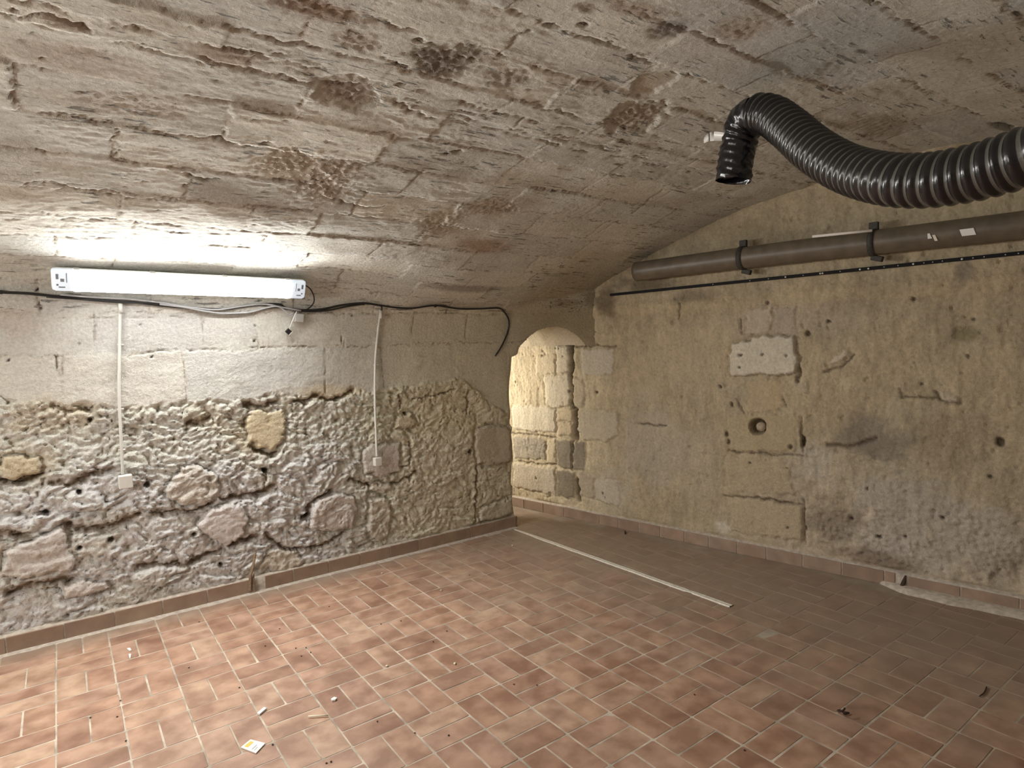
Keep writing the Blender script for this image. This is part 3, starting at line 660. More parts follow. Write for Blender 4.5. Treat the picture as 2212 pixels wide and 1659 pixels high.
wf = build_part_set(far, 'wall_near', M_VAULT)
tag(wf, 'rough limestone wall opposite the tube lamp, outside the view')

# ---- reveal of the doorway (wall thickness and arch soffit)
E = smooth_path([(a, b) for a, b in door_uv], 5); E = np.array(E)
nd = 26; rows = []
Ye, Ze = surf(E[:, 0], E[:, 1])
tang = np.gradient(E, axis=0); tl = np.hypot(tang[:, 0], tang[:, 1]) + 1e-9; nox, noz = -tang[:, 1] / tl, tang[:, 0] / tl      # towards masonry
back = 5.3; arcw = sst(14.6, 16.8, E[:, 0])
Pr = np.zeros((len(E), nd, 3)); Cr_ = np.zeros((len(E), nd, 3))
for j in range(nd):
    t = j / (nd - 1); y = (Ye + .045) * (1 - t) + back * t
    dist = y - Ye
    rel = .07 * fbm(E[:, 1] * 1.5 + E[:, 0], y * 1.5, 4, 150) * min(1, t * 5) + .05 * min(1, t * 6)
    Pr[:, j, 0] = E[:, 0] + nox * rel + dist * RK * arcw; Pr[:, j, 1] = y; Pr[:, j, 2] = Ze + noz * rel
    Cr_[:, j] = np.array([.56, .49, .37]) * (1 + .12 * fbm(E[:, 1] * 2 + E[:, 0], y * 2, 4, 151))[:, None]
o_, _ = emit_sheet(Pr.reshape(-1, 3) * U, Cr_.reshape(-1, 3), grid_faces(len(E), nd, True), np.zeros((len(E) - 1) * (nd - 1), int), M_RIGHT, 'trim_doorway_reveal', None)
tag(o_[0], 'rough stone reveal and round arch of the low doorway', kind='structure')

# ================================================================== RIGHT WALL
uR = np.concatenate([np.arange(-21.6, -12.4, .16), np.arange(-12.4, 6.4, .036), np.arange(6.4, 11.1, .2)])   # along Y
vR = np.concatenate([np.arange(0, 9.4, .036), np.arange(9.4, 11.4, .05)])
Bs = Sheet(uR, vR); Yr, Zr = Bs.Ug, Bs.Vg
def px_r(x, y):
    p = at_R(x, y); return (float(p[1]), float(p[2]))
def RP_(l): return [px_r(*p) for p in l]
lo = fbm(Yr * .45, Zr * .45, 3, 201)
tool = fbm(Yr * 4.0, Zr * 1.1, 5, 202, .6)            # trowelled, streaky render
lower = sst(4.2, 1.2, Zr + 1.2 * fbm(Yr * .5, Zr * .5, 3, 203)) * sst(-2.5, -6.5, Yr)
Bs.H = .08 * lo + .040 * tool + .035 * fbm(Yr * 1.6, Zr * 1.6, 6, 204, .65) + .018 * fbm(Yr * 9, Zr * 7, 4, 205, .65) + .02 * np.minimum(0, fbm(Yr * 5, Zr * 4, 4, 209) + .1)
Bs.H = np.where(Zr < .45, np.minimum(Bs.H, -.02), Bs.H); Bs.H += sst(.45, .7, Zr) * lower * (.07 * fbm(Yr * 2.6, Zr * 2.6, 5, 206, .62, ridge=True) - .05)
Bs.H -= .05 * sst(.42, .55, fbm(Yr * 2.2, Zr * 2.2, 4, 207)) + .06 * sst(.45, .6, fbm(Yr * 5, Zr * 5, 3, 208))
n1 = fbm(Yr * .5, Zr * .5, 5, 211, .6)[..., None]; n2 = fbm(Yr * 2.2, Zr * 1.4, 5, 212, .6)[..., None]
C = np.array([.385, .325, .235]) * (1 + .16 * n1 + .16 * n2)
gm = sst(-.1, .45, fbm(Yr * .6 + 9, Zr * .5, 4, 213))[..., None]; C = C * (1 - .45 * gm) + np.array([.34, .305, .24]) * .45 * gm
C = C * (1 - .55 * lower[..., None]) + np.array([.43, .37, .32]) * .55 * lower[..., None] * (1 + .5 * fbm(Yr * 2, Zr * 2, 5, 214, .65)[..., None])
dk = sst(.18, .5, fbm(Yr * 3.2, Zr * 3.2, 5, 215, .65))[..., None] * (.35 + .65 * lower[..., None]); C = C * (1 - .5 * dk) + np.array([.13, .095, .06]) * .5 * dk
# blocks seen in the passage get more light colour
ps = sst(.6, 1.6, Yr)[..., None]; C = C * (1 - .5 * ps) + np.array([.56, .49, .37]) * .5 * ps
band = (sst(7.35, 7.5, Zr + .12 * perlin(Yr * .8, Zr * 0, 216)) * sst(7.95, 7.7, Zr))[..., None]; C = C * (1 - .45 * band) + np.array([.43, .35, .235]) * .45 * band
Bs.H += band[..., 0] * .05
C = C * (1 + .34 * fbm(Yr * 5, Zr * 2.4, 5, 251, .68) + .20 * fbm(Yr * 1.2, Zr * .6, 4, 252))[..., None]; Bs.C = np.clip(C * np.array([1.30, 1.29, 1.22]), 0, .8)
def RB(px, rpx, col, mix, **k):
    c = px_r(*px); e = px_r(px[0] + rpx[0], px[1]); g = px_r(px[0], px[1] + rpx[1])
    Bs.blotch(c, (max(abs(e[0] - c[0]), .05), max(abs(g[1] - c[1]), .05)), col, mix, **k)
RB((1880, 950), (110, 60), (.16, .145, .125), .6, seed=221); RB((1760, 1000), (60, 50), (.46, .42, .36), .6, seed=222); RB((1950, 1080), (150, 70), (.42, .385, .34), .6, seed=223, pitted=.10)
RB((1940, 1180), (140, 60), (.46, .42, .38), .6, seed=224, pitted=.14); RB((2100, 1150), (110, 80), (.44, .40, .355), .6, seed=225, pitted=.14); RB((1800, 1130), (70, 60), (.20, .155, .115), .5, seed=226, pitted=.12)
RB((1900, 1210), (140, 22), (.17, .11, .07), .6, seed=227, pitted=.14); RB((1620, 1120), (130, 60), (.46, .38, .27), .5, seed=228); RB((2060, 960), (130, 80), (.27, .22, .16), .5, seed=229, pitted=.06)
RB((2090, 720), (38, 20), (.20, .175, .09), .7, seed=230, dH=-.05); RB((1480, 780), (150, 80), (.42, .345, .245), .5, seed=231); RB((1400, 960), (80, 110), (.43, .39, .33), .5, seed=232); RB((1500, 1000), (70, 110), (.40, .35, .28), .4, seed=233)
RB((1610, 520), (190, 60), (.25, .215, .145), .5, seed=234); RB((1400, 610), (80, 25), (.12, .095, .065), .75, seed=235); RB((1310, 650), (30, 40), (.12, .09, .06), .7, seed=236); RB((2110, 610), (120, 40), (.44, .35, .24), .4, seed=237)  # dark blotches at the pipe end and corner carry painted shade
RB((1560, 1140), (25, 18), (.60, .55, .46), .8, seed=238); RB((1700, 690), (230, 40), (.40, .34, .27), .5, seed=239); RB((2080, 590), (25, 40), (.12, .11, .10), .5, seed=240); RB((1500, 640), (60, 18), (.14, .12, .09), .5, seed=241); RB((2150, 1220), (70, 50), (.36, .30, .25), .6, seed=242, pitted=.15)
RB((1320, 1060), (60, 60), (.46, .43, .37), .4, seed=243); RB((1150, 965), (40, 26), (.24, .21, .17), .6, seed=244, pitted=.1)
# deep straight joint where the passage wall meets the room wall
for ln, w, dp in [([(1233, 748), (1234, 780), (1233, 800)], .09, .32), ([(1232, 800), (1236, 850), (1234, 880)], .05, .22), ([(1240, 885), (1243, 915), (1242, 945)], .10, .35), ([(1236, 952), (1236, 1010)], .03, .12), ([(1247, 1040), (1249, 1080)], .07, .32), ([(1233, 746), (1255, 748), (1284, 746), (1330, 749)], .03, .07),
                  ([(1735, 1078), (1736, 1120), (1738, 1172)], .03, .09), ([(1722, 780), (1728, 810), (1722, 830)], .04, .12), ([(1690, 858), (1697, 880)], .02, .06), ([(1577, 975), (1640, 980), (1735, 985)], .03, .05), ([(1730, 900), (1735, 975)], .03, .07), ([(1564, 1072), (1640, 1076), (1730, 1092)], .03, .06),
                  ([(1940, 840), (1948, 860), (2020, 858)], .03, .04), ([(1790, 960), (1830, 965), (1890, 948)], .05, .08), ([(1470, 655), (1465, 690)], .03, .05), ([(2022, 845), (2030, 862), (2075, 872)], .03, .07), ([(1780, 805), (1820, 792), (1845, 765)], .03, .08), ([(1600, 560 + 130), (1602, 720)], .03, .04),
                  ([(1380, 915), (1440, 920)], .03, .06), ([(1590, 860), (1610, 900)], .03, .05), ([(1100, 936), (1150, 938), (1202, 946)], .025, .07), ([(1120, 998), (1200, 1004)], .025, .06)]:
    Bs.groove(RP_(ln), w, dp, 1.0, col=(.10, .07, .045))
PAL = (.62, .565, .45); TN = (.55, .475, .345); GR = (.20, .175, .145)
for poly, pr, col, fl in [([(1160, 769), (1201, 766), (1201, 810), (1176, 811), (1158, 806)], .05, TN, .8), ([(1176, 812), (1200, 811), (1232, 806), (1233, 878), (1203, 881), (1180, 876)], .08, PAL, .7), ([(1202, 748), (1231, 748), (1231, 804), (1202, 809)], .08, PAL, .7), ([(1106, 874), (1180, 876), (1200, 884), (1201, 936), (1150, 932), (1107, 925)], .07, PAL, .8),
                          ([(1202, 880), (1240, 882), (1234, 911), (1202, 911)], .08, (.58, .49, .34), .8), ([(1203, 913), (1236, 913), (1234, 944), (1204, 940)], .08, (.58, .49, .34), .8), ([(1106, 942), (1177, 946), (1179, 994), (1110, 990)], .04, (.36, .32, .26), .3), ([(1181, 948), (1200, 949), (1201, 1003), (1182, 1000)], .05, TN, .7),
                          ([(1201, 951), (1235, 950), (1236, 1013), (1203, 1008)], .07, GR, .8), ([(1239, 950), (1262, 953), (1266, 985), (1262, 1015), (1239, 1013)], .07, GR, .8), ([(1110, 999), (1200, 1010), (1202, 1068), (1155, 1062), (1110, 1050)], .06, (.52, .46, .37), .7), ([(1203, 1014), (1242, 1018), (1240, 1078), (1204, 1072)], .05, (.17, .145, .115), .8),
                          ([(1248, 886), (1334, 888), (1336, 940), (1310, 955), (1262, 952), (1247, 930)], .07, (.50, .45, .35), .85), ([(1256, 752), (1327, 752), (1325, 810), (1258, 812)], .06, (.52, .48, .40), .8), ([(1237, 817), (1258, 816), (1263, 835), (1262, 878), (1240, 882)], .06, (.50, .43, .32), .8), ([(1284, 1036), (1335, 1038), (1341, 1085), (1332, 1096), (1284, 1078)], .05, (.54, .49, .40), .7),
                          ([(1248, 1018), (1282, 1026), (1282, 1078), (1250, 1072)], .03, (.42, .36, .28), .7),
                          ([(1577, 812), (1575, 772), (1582, 745), (1605, 736), (1622, 736), (1630, 725), (1718, 722), (1722, 752), (1728, 775), (1717, 806), (1690, 811), (1650, 810)], .12, (.66, .62, .52), .75), ([(1612, 668), (1665, 662), (1672, 690), (1660, 722), (1612, 720)], .05, (.50, .44, .34), .6), ([(1672, 664), (1718, 662), (1720, 720), (1670, 722)], .04, (.42, .36, .29), .7),
                          ([(1617, 820), (1682, 820), (1694, 840), (1688, 885), (1655, 893), (1614, 893)], .02, (.48, .385, .25), .85), ([(1573, 900), (1610, 894), (1722, 896), (1722, 976), (1578, 976)], .04, (.43, .355, .23), .8), ([(1564, 988), (1640, 986), (1700, 1000), (1716, 1068), (1568, 1066)], .03, (.45, .375, .26), .6), ([(1578, 1080), (1640, 1078), (1730, 1096), (1733, 1168), (1640, 1160), (1580, 1148)], .04, (.47, .385, .27), .6),
                          ([(1780, 787), (1800, 770), (1835, 755), (1830, 772), (1800, 786)], .08, (.60, .54, .44), .7), ([(2028, 842), (2050, 850), (2080, 866), (2060, 870), (2035, 862)], .07, (.50, .44, .36), .7), ([(1712, 822), (1745, 822), (1750, 850), (1722, 850)], .04, (.46, .40, .30), .7)]:
    big_ = .12 == pr; Bs.stone(RP_(poly), pr * (.8 if big_ else .5), .05, fl * .75, col, .75, gap=.03, gdep=.05 if big_ else .025)
for p, r, a in [((1578, 775), 0, 1), ((1603, 767), .07, .7), ((1599, 793), .05, .8), ((1650, 765), .04, 1), ((1700, 768), .04, 1), ((1975, 645), .05, 1), ((2160, 955), .09, 1.2), ((1790, 695), .07, .6), ((1745, 720), .06, 1.6), ((1555, 835), .06, 1), ((1580, 875), .05, 1.8), ((1707, 965), .06, 1.4), ((1735, 955), .07, 2), ((1570, 938), .06, 1.6), ((1573, 955), .05, 1.5),
                ((1657, 655), .05, 1), ((1873, 1057), .05, 1), ((1895, 1160), .06, 1), ((1898, 1162), .05, 1), ((1955, 1160), .05, 1), ((2105, 690), .04, 1), ((1620, 1000), .04, 1), ((1700, 1012), .03, 1), ((1200, 752), .03, 1.2), ((1207, 753), .03, 1), ((1217, 770), .04, 1), ((1113, 825), .04, 1.5), ((1230, 845), .05, 1.4), ((1288, 847), .06, .8), ((1302, 1065), .04, 1.5), ((1307, 1075), .03, 1.5), ((1160, 1033), .03, 2), ((2035, 1120), .05, 1), ((1840, 1120), .05, 1), ((2140, 1030), .05, 1), ((1700, 1140), .04, 1), ((1990, 830), .04, 1.3), ((2090, 770), .04, 1.5)]:
    if r: Bs.pit(px_r(*p), r, r * 1.1, aniso=a)
Bs.pit(px_r(1637, 922), .24, .30, col=(.16, .12, .075), cm=.8)
Bs.pit(px_r(1968, 600 + 20), .0001, 0)
P3 = np.stack([RX0 + RK * Yr - RN[0] * Bs.H, Yr - RN[1] * Bs.H, Zr], -1).reshape(-1, 3) * U
F = grid_faces(len(uR), len(vR)); lab = Bs.L.reshape(-1)[F[:, 0]]
Cf = Bs.C.reshape(-1, 3)
objs, _ = emit_sheet(P3, Cf, F, lab, M_RIGHT, 'wall_right', None)
wall_right = [o for o in objs if o.name.startswith('wall_right')][0]
for o in objs:
    if o is not wall_right: o.parent = wall_right
tag(wall_right, 'stained plastered stone end wall under the brown pipe, blocks showing through', kind='structure')

# ================================================================== unseen shell: back wall, passage room
def quad_struct(name, pts, mat, label, n=1):
    bm = bmesh.new(); bm.faces.new([bm.verts.new([c * U for c in p]) for p in pts])
    o = link_bm(name, bm, mat, None, False); return tag(o, label, kind='structure')
M_SHELL = plain_mat('shell_stone', (.45, .39, .31), .95, noise=.3, nscale=6, bump=.6)
quad_struct('wall_back', [(-8, 3.4, 0), (-8, -22, 0), (-8, -22, 11.5), (-8, 3.4, 11.5)], M_SHELL, 'rough stone wall behind the viewpoint')
quad_struct('wall_passage_side', [(8, 5.3, 0), (14.5, 5.3, 0), (14.5, 5.3, 9), (8, 5.3, 9)], M_SHELL, 'passage side of the lamp wall')
quad_struct('wall_passage_upper', [(14.5, 5.3, 7.4), (17.5, 5.3, 7.4), (17.5, 5.3, 9), (14.5, 5.3, 9)], M_SHELL, 'masonry over the doorway, passage side')
quad_struct('wall_passage_end', [(8, 11, 0), (17.5, 11, 0), (17.5, 11, 9), (8, 11, 9)], M_SHELL, 'far wall of the passage beyond the doorway')
quad_struct('wall_passage_left', [(8, 5.3, 0), (8, 11, 0), (8, 11, 9), (8, 5.3, 9)], M_SHELL, 'left end of the passage beyond the doorway')
quad_struct('ceiling_passage', [(8, 5.3, 8.2), (17.5, 5.3, 8.2), (17.5, 11, 8.2), (8, 11, 8.2)], M_SHELL, 'ceiling of the passage beyond the doorway')
area_light('passage_lamp', (12.0, 8.4, 5.2), (16.2, 3.6, 5.6), .5, .5, PASS_W, (1.0, .93, .80))

# ================================================================== FLOOR
GZ = -.0045
bm = bmesh.new()
box_bm(bm, (6.5, -5.5, GZ - .25), (29.5, 33.5, .5))
floor = link_bm('floor', bm, M_GROUT, None, False)
tag(floor, 'terracotta floor of paired oblong tiles in basket weave with pale joints', kind='structure')
def tile_mesh(seed):
    rg = random.Random(seed); bm = bmesh.new(); g = .013 + rg.uniform(-.004, .006)
    lx, ly = 1 - 2 * g, .5 - 2 * g; e = .005; top = 0.0
    def ring(ix, z, cut):
        x, y = lx / 2 - ix, ly / 2 - ix; pts = []
        for sx, sy in ((-1, -1), (1, -1), (1, 1), (-1, 1)):
            jx = rg.uniform(-.004, .004); jy = rg.uniform(-.004, .004)
            a = (sx * (x - cut) + jx, sy * y + jy, z); b = (sx * x + jx, sy * (y - cut) + jy, z)
            pts += [a, b] if sx * sy < 0 else [b, a]
        return [bm.verts.new([c * U for c in p]) for p in pts]
    r0 = ring(0, -.06, .02); r1 = ring(0, top - e, .02); r2 = ring(e, top, .025)
    for a, b in ((r0, r1), (r1, r2)):
        for k in range(8): bm.faces.new((a[k], a[(k + 1) % 8], b[(k + 1) % 8], b[k]))
    bm.faces.new(r2)
    bmesh.ops.recalc_face_normals(bm, faces=bm.faces[:])
    me = bpy.data.meshes.new('tile'); bm.to_mesh(me); bm.free(); me.materials.append(M_TILE); return me
TM = [tile_mesh(s) for s in range(10)]
cells = []
for i in range(-9, 20):
    for j in range(-22, 11):                     # block [i,i+1] x [j,j+1] in Y ; photo row r = -j-1
        ylong = (i + (-j - 1)) % 2 == 0
        for k in (0, 1):
            cx, cy = (i + .25 + .5 * k, j + .5) if ylong else (i + .5, j + .25 + .5 * k)
            hx, hy = (.25, .5) if ylong else (.5, .25)
            if cy + hy > 3.14 and cx - hx < 14.4 and not cy > 5.2: continue
            if cy > 5.2 and cx < 8: continue
            if cx > RX0 + RK * cy - .25: continue
            d = np.array([cx, cy, 0]) - CAM; dep = ROT[2] @ d
            px_ = 1106 + F_PX * (ROT[0] @ d) / dep if dep > .5 else -9999; py_ = 829.5 + F_PX * (ROT[1] @ d) / dep if dep > .5 else -9999
            vis = (-60 < px_ < 2270) and (0 < py_ < 1760) and not (cy > 3.1 and px_ < 1100)
            cells.append((0 if vis else 1, dep if dep > 0 else 99, cx, cy, ylong))
cells.sort()
T_SING = cells[:300]; T_REST = cells[300:]
def tile_z(cx, cy): return .005 * (_h(np.array([cx * 4]), np.array([cy * 4]), 3)[0] - .5)
for q_, dp_, cx, cy, yl in T_SING:
    o = bpy.data.objects.new('tile', random.choice(TM)); COL.objects.link(o)
    o.location = (cx * U, cy * U, tile_z(cx, cy) * U)
    o.rotation_euler = (random.gauss(0, .002), random.gauss(0, .002), (math.pi / 2 if yl else 0) + random.choice((0, math.pi)) + random.gauss(0, .006))
    o.parent = floor
verts = []; faces = []; rn = []
for q_, dp_, cx, cy, yl in T_REST:
    hx, hy = (.25, .5) if yl else (.5, .25); g = .015; e = .005; z = float(tile_z(cx, cy)); b0 = len(verts); r = random.random()
    # cut tiles against the left wall
    for ix, zz in ((0, -.05), (0, z - e), (e, z)):
        for sx, sy in ((-1, -1), (1, -1), (1, 1), (-1, 1)): verts.append(((cx + sx * (hx - g - ix)) * U, (cy + sy * (hy - g - ix)) * U, zz * U)); rn.append(r)
    for l in (0, 4):
        for k in range(4): faces.append((b0 + l + k, b0 + l + (k + 1) % 4, b0 + l + 4 + (k + 1) % 4, b0 + l + 4 + k))
    faces.append((b0 + 8, b0 + 9, b0 + 10, b0 + 11))
me = bpy.data.meshes.new('tile_field'); me.from_pydata(verts, [], faces); me.materials.append(M_TILES)
at_ = me.attributes.new('rnd', 'FLOAT', 'POINT'); at_.data.foreach_set('value', np.array(rn, np.float32))
o = bpy.data.objects.new('tile_field', me); COL.objects.link(o); o.parent = floor; o['kind'] = 'stuff'

# slim cut tiles and lime along the left skirting
bm = bmesh.new(); n = 150; up = []; dn = []
for k in range(n + 1):
    x = -4 + 18.4 * k / n; w = .20 + .10 * float(perlin(np.array([x * 1.3]), np.array([2.2]), 301)[0]) + .05 * float(perlin(np.array([x * 6]), np.array([2.2]), 302)[0])
    up.append(bm.verts.new((x * U, 3.2 * U, .02 * U))); dn.append(bm.verts.new((x * U, (3.12 - max(w, .06)) * U, -.004 * U)))
for k in range(n): bm.faces.new((dn[k], dn[k + 1], up[k + 1], up[k]))
o = link_bm('mortar_margin', bm, M_MORTAR, floor)

# ------------------------------------------------------------------ skirtings
def skirt_tile(parent, p0, p1, h, inward, th=.07, back=.10, sag=0.0):
    """tile between p0,p1 (x,y) standing against the wall"""
    p0 = np.array(p0); p1 = np.array(p1); L = np.linalg.norm(p1 - p0); t = (p1 - p0) / L; c = (p0 + p1) / 2 + np.array(inward) * (-th / 2 + .06)
    bm = bmesh.new(); R = Matrix(((t[0], -t[1], 0), (t[1], t[0], 0), (0, 0, 1)))
    lean = random.gauss(0, .012)
    box_bm(bm, (c[0], c[1], h / 2 + sag), (L - .028, th, h), R @ Matrix.Rotation(lean, 3, 'X') @ Matrix.Rotation(random.gauss(0, .004), 3, 'Y'), .008)
    return link_bm('tile', bm, M_SKIRT, parent, False)
def mortar_strip(name, pts, inward, h, seed, depth=.22):
    bm = bmesh.new(); rows = []; iw = np.array(inward)
    for k, p in enumerate(pts):
        p = np.array(p); a = float(perlin(np.array([k * .17]), np.array([seed + .5]), 303)[0]); b = float(perlin(np.array([k * .6]), np.array([seed + .7]), 304)[0])
        fr = p + iw * (.044)
        rows.append([bm.verts.new((fr[0] * U, fr[1] * U, 0)), bm.verts.new((fr[0] * U, fr[1] * U, (h + .004) * U)), bm.verts.new(((p[0] - iw[0] * .02) * U, (p[1] - iw[1] * .02) * U, (h + .035 + .02 * b) * U)),
                     bm.verts.new(((p[0] - iw[0] * depth) * U, (p[1] - iw[1] * depth) * U, (h + .09 + .03 * a) * U))])
    for r0, r1 in zip(rows[:-1], rows[1:]):
        for q in range(3): bm.faces.new((r0[q], r1[q], r1[q + 1], r0[q + 1]))
    return link_bm(name, bm, M_MORTAR, None)
HB = .37
base_l = mortar_strip('baseboard_left', [(x, 3.20) for x in np.arange(-6, 14.43, .08)], (0, -1), HB - .01, 1)
tag(base_l, 'low terracotta tile skirting along the foot of the lamp wall', kind='structure')
jl = [14.44, 13.49, 12.49, 11.5, 10.5, 9.5, 8.51, 7.53, 6.5]
lx = [float(at_Y(px, py, 3.16)[0]) for px, py in ((543, 1250), (447, 1275), (351, 1300), (248, 1330), (138, 1360), (13, 1400))]
ends = jl + [5.72]
for a, b in zip(ends[1:], ends[:-1]): skirt_tile(base_l, (a, 3.195), (b, 3.195), HB, (0, -1))
ends = [5.42] + lx[1:] + [lx[-1] - k for k in range(1, 6)]
for a, b in zip(ends[1:], ends[:-1]): skirt_tile(base_l, (a, 3.195), (b, 3.195), HB, (0, -1))
# return of the skirting round the wall end
bm = bmesh.new(); box_bm(bm, (14.47, 4.2, HB / 2), (.07, 2.1, HB), None, .008); link_bm('tile', bm, M_SKIRT, base_l, False)
def rwall(Y, off=0.0): return (RX0 + RK * Y - RN[0] * off, Y - RN[1] * off)
HR = .36
iw = (-RN[0], -RN[1])
base_r = mortar_strip('baseboard_right', [rwall(y, .05) for y in np.arange(7.0, -14, -.08)], iw, HR - .01, 5)
tag(base_r, 'low terracotta tile skirting along the stained end wall into the passage', kind='structure')
jr = [float(at_R(px, py, .06)[1]) for px, py in ((1219, 1100), (1296, 1118), (1337, 1128), (1381, 1138), (1427, 1148), (1479, 1160), (1532, 1172), (1593, 1185), (1656, 1198))]
seq = [jr[0] + 3, jr[0] + 2, jr[0] + 1.0] + jr + [jr[-1] - 1.0, jr[-1] - 2.0, jr[-1] - 3.0, -7.75]
for a, b in zip(seq[:-1], seq[1:]): skirt_tile(base_r, rwall(a, .055), rwall(b, .055), HR, iw)
seq = [-8.02, -9.1, -10.2, -11.3, -12.4, -13.5]
for a, b in zip(seq[:-1], seq[1:]): skirt_tile(base_r, rwall(a, .055), rwall(b, .055), HR, iw, sag=-.02)
# low mortar apron in front of the right skirting
bm = bmesh.new(); rows = []
for y in np.arange(-7.4, -13.6, -.12):
    w = .42 * min(1, (-7.4 - y) / .8 + .15) + .10 * float(perlin(np.array([y * 1.4]), np.array([.3]), 310)[0]); h = .075
    a = rwall(y, .08); b = rwall(y, .08 + w); c = rwall(y, .13 + w)
    rows.append([bm.verts.new((a[0] * U, a[1] * U, (h + .03) * U)), bm.verts.new((b[0] * U, b[1] * U, h * U)), bm.verts.new((c[0] * U, c[1] * U, -.02 * U))])
for r0, r1 in zip(rows[:-1], rows[1:]):
    for q in (0, 1): bm.faces.new((r0[q], r1[q], r1[q + 1], r0[q + 1]))
o = link_bm('mortar_ledge', bm, M_MORTAR, base_r)
# thin pale strip across the floor
p0, p1 = at_floor(1112, 1144), at_floor(1580, 1310)
bm = bmesh.new(); n = 90; rows = []
for k in range(n + 1):
    t = k / n; c = p0 * (1 - t) + p1 * t; w = (.035 + .06 * min(1, t * 5)) * (1 + .12 * float(perlin(np.array([t * 25]), np.array([.5]), 320)[0]))
    if abs(t - .86) < .008: w *= .55
    dy = .02 * float(perlin(np.array([t * 7]), np.array([.9]), 321)[0])
    rows.append([bm.verts.new(((c[0] + s * w + dy) * U, c[1] * U, z * U)) for s, z in ((-1, -.02), (-.92, .022), (-.1, .022), (0, .012), (.1, .022), (.92, .022), (1, -.02))])
for r0, r1 in zip(rows[:-1], rows[1:]):
    for q in range(6): bm.faces.new((r0[q], r1[q], r1[q + 1], r0[q + 1]))
o = link_bm('floor_strip', bm, M_STRIP, None)
tag(o, 'thin pale joint strip running across the tiled floor from the wall end', 'strip')

# ================================================================== TUBE LAMP
def make_lamp(name, c, dirx, tilt, mat_glow, length, label, sgn=1, outv=None):
    """c: centre of the front face; dirx: unit axis along the lamp; faces out and down"""
    ax = np.array(dirx) / np.linalg.norm(dirx)
    out = np.array([0, -1.0 * sgn, 0]) if outv is None else np.array(outv, float); out = out - ax * (out @ ax); out /= np.linalg.norm(out)
    upv = np.cross(out, ax) * 1.0
    if upv[2] < 0: upv = -upv
    n = out * math.cos(tilt) - upv * math.sin(tilt); u = upv * math.cos(tilt) + out * math.sin(tilt)
    R = Matrix([[ax[i], u[i], n[i]] for i in range(3)])
    root = empty(name, c, label, 'lamp')
    P = lambda a, b, d: np.array(c) + ax * a + u * b + n * d
    def loft(bm, secs):
        """secs: list of (len_half, h_half, depth, corner)"""
        rings = []
        for lh, hh, d, cr in secs:
            pts = []
            for sx, sy, a0 in ((1, 1, 0), (-1, 1, 90), (-1, -1, 180), (1, -1, 270)):
                for k in range(4):
                    a = math.radians(a0 + 30 * k); pts.append((sx * (lh - cr) + cr * math.cos(a), sy * (hh - cr) + cr * math.sin(a)))
            rings.append([bm.verts.new(Vector(P(x, y, d) * U)) for x, y in pts])
        for a, b in zip(rings[:-1], rings[1:]):
            for k in range(16): bm.faces.new((a[k], a[(k + 1) % 16], b[(k + 1) % 16], b[k]))
        bm.faces.new(rings[0]); bm.faces.new(rings[-1])
    hl = length / 2
    bm = bmesh.new(); loft(bm, [(hl - .05, .17, -.34, .05), (hl - .03, .22, -.26, .08), (hl - .02, .245, -.15, .08), (hl - .01, .25, -.14, .08)]); h = link_bm('housing', bm, M_HOUSING, root)
    tag(h, 'grey plastic back tray of the lamp')
    bm = bmesh.new(); loft(bm, [(hl, .262, -.15, .09), (hl, .262, -.115, .09)]); link_bm('rim', bm, M_WHITE, root)
    mid = hl - .40
    bm = bmesh.new(); pr = [(.245, -.115), (.25, -.03), (.22, .01), (.12, .03), (-.12, .03), (-.22, .01), (-.25, -.03), (-.245, -.115)]
    fr_ = [(.205, .012), (.12, .03), (-.12, .03), (-.222, .008), (-.246, -.024)]
    ra = [bm.verts.new(Vector(P(-mid, b, d) * U)) for b, d in pr]; rb = [bm.verts.new(Vector(P(mid, b, d) * U)) for b, d in pr]
    for k in range(8): bm.faces.new((ra[k], ra[(k + 1) % 8], rb[(k + 1) % 8], rb[k]))
    bm.faces.new(ra[::-1]); bm.faces.new(rb)
    g = link_bm('diffuser_frame', bm, M_DIFF, root, False); tag(g, 'white side walls of the lamp cover')
    bm = bmesh.new(); ra = [bm.verts.new(Vector(P(-mid, b, d + .006) * U)) for b, d in fr_]; rb = [bm.verts.new(Vector(P(mid, b, d + .006) * U)) for b, d in fr_]
    for k in range(4): bm.faces.new((ra[k], ra[k + 1], rb[k + 1], rb[k]))
    g = link_bm('diffuser', bm, mat_glow, root, False); tag(g, 'glowing white lamp cover')
    for s in (-1, 1):
        bm = bmesh.new(); rings = []
        for a, k, dd in ((mid + .002, 1, 0), (hl - .08, 1, 0), (hl - .02, .93, -.03), (hl - .01, .80, -.10)):
            rings.append([bm.verts.new(Vector(P(s * a, b * k, min(d, .03) + dd if d > -.1 else d) * U)) for b, d in pr])
        for A_, B_ in zip(rings[:-1], rings[1:]):
            for k in range(8): bm.faces.new((A_[k], A_[(k + 1) % 8], B_[(k + 1) % 8], B_[k]))
        bm.faces.new(rings[-1])
        e = link_bm('end_cap', bm, M_ENDCAP, root); tag(e, 'clear bluish end of the lamp cover')
        bm = bmesh.new()
        for (x, y, w, hgt) in ((.16, .10, .05, .12), (.16, -.09, .04, .04), (.25, .02, .07, .07), (.33, .08, .02, .22), (.24, -.14, .12, .03)):
            box_bm(bm, P(s * (hl - x + .05 - .0), y, .031), (w, hgt, .012), R, .004)
        link_bm('lamp_holder', bm, M_HOLDER, e, False)
    for t in (-.83, -.30, .27, .83):
        for sy in (1, -1):
            bm = bmesh.new(); box_bm(bm, P(hl * t, sy * .262, -.10), (.11, .035, .09), R, .008); link_bm('clip', bm, M_HOUSING, root, False)
    return root
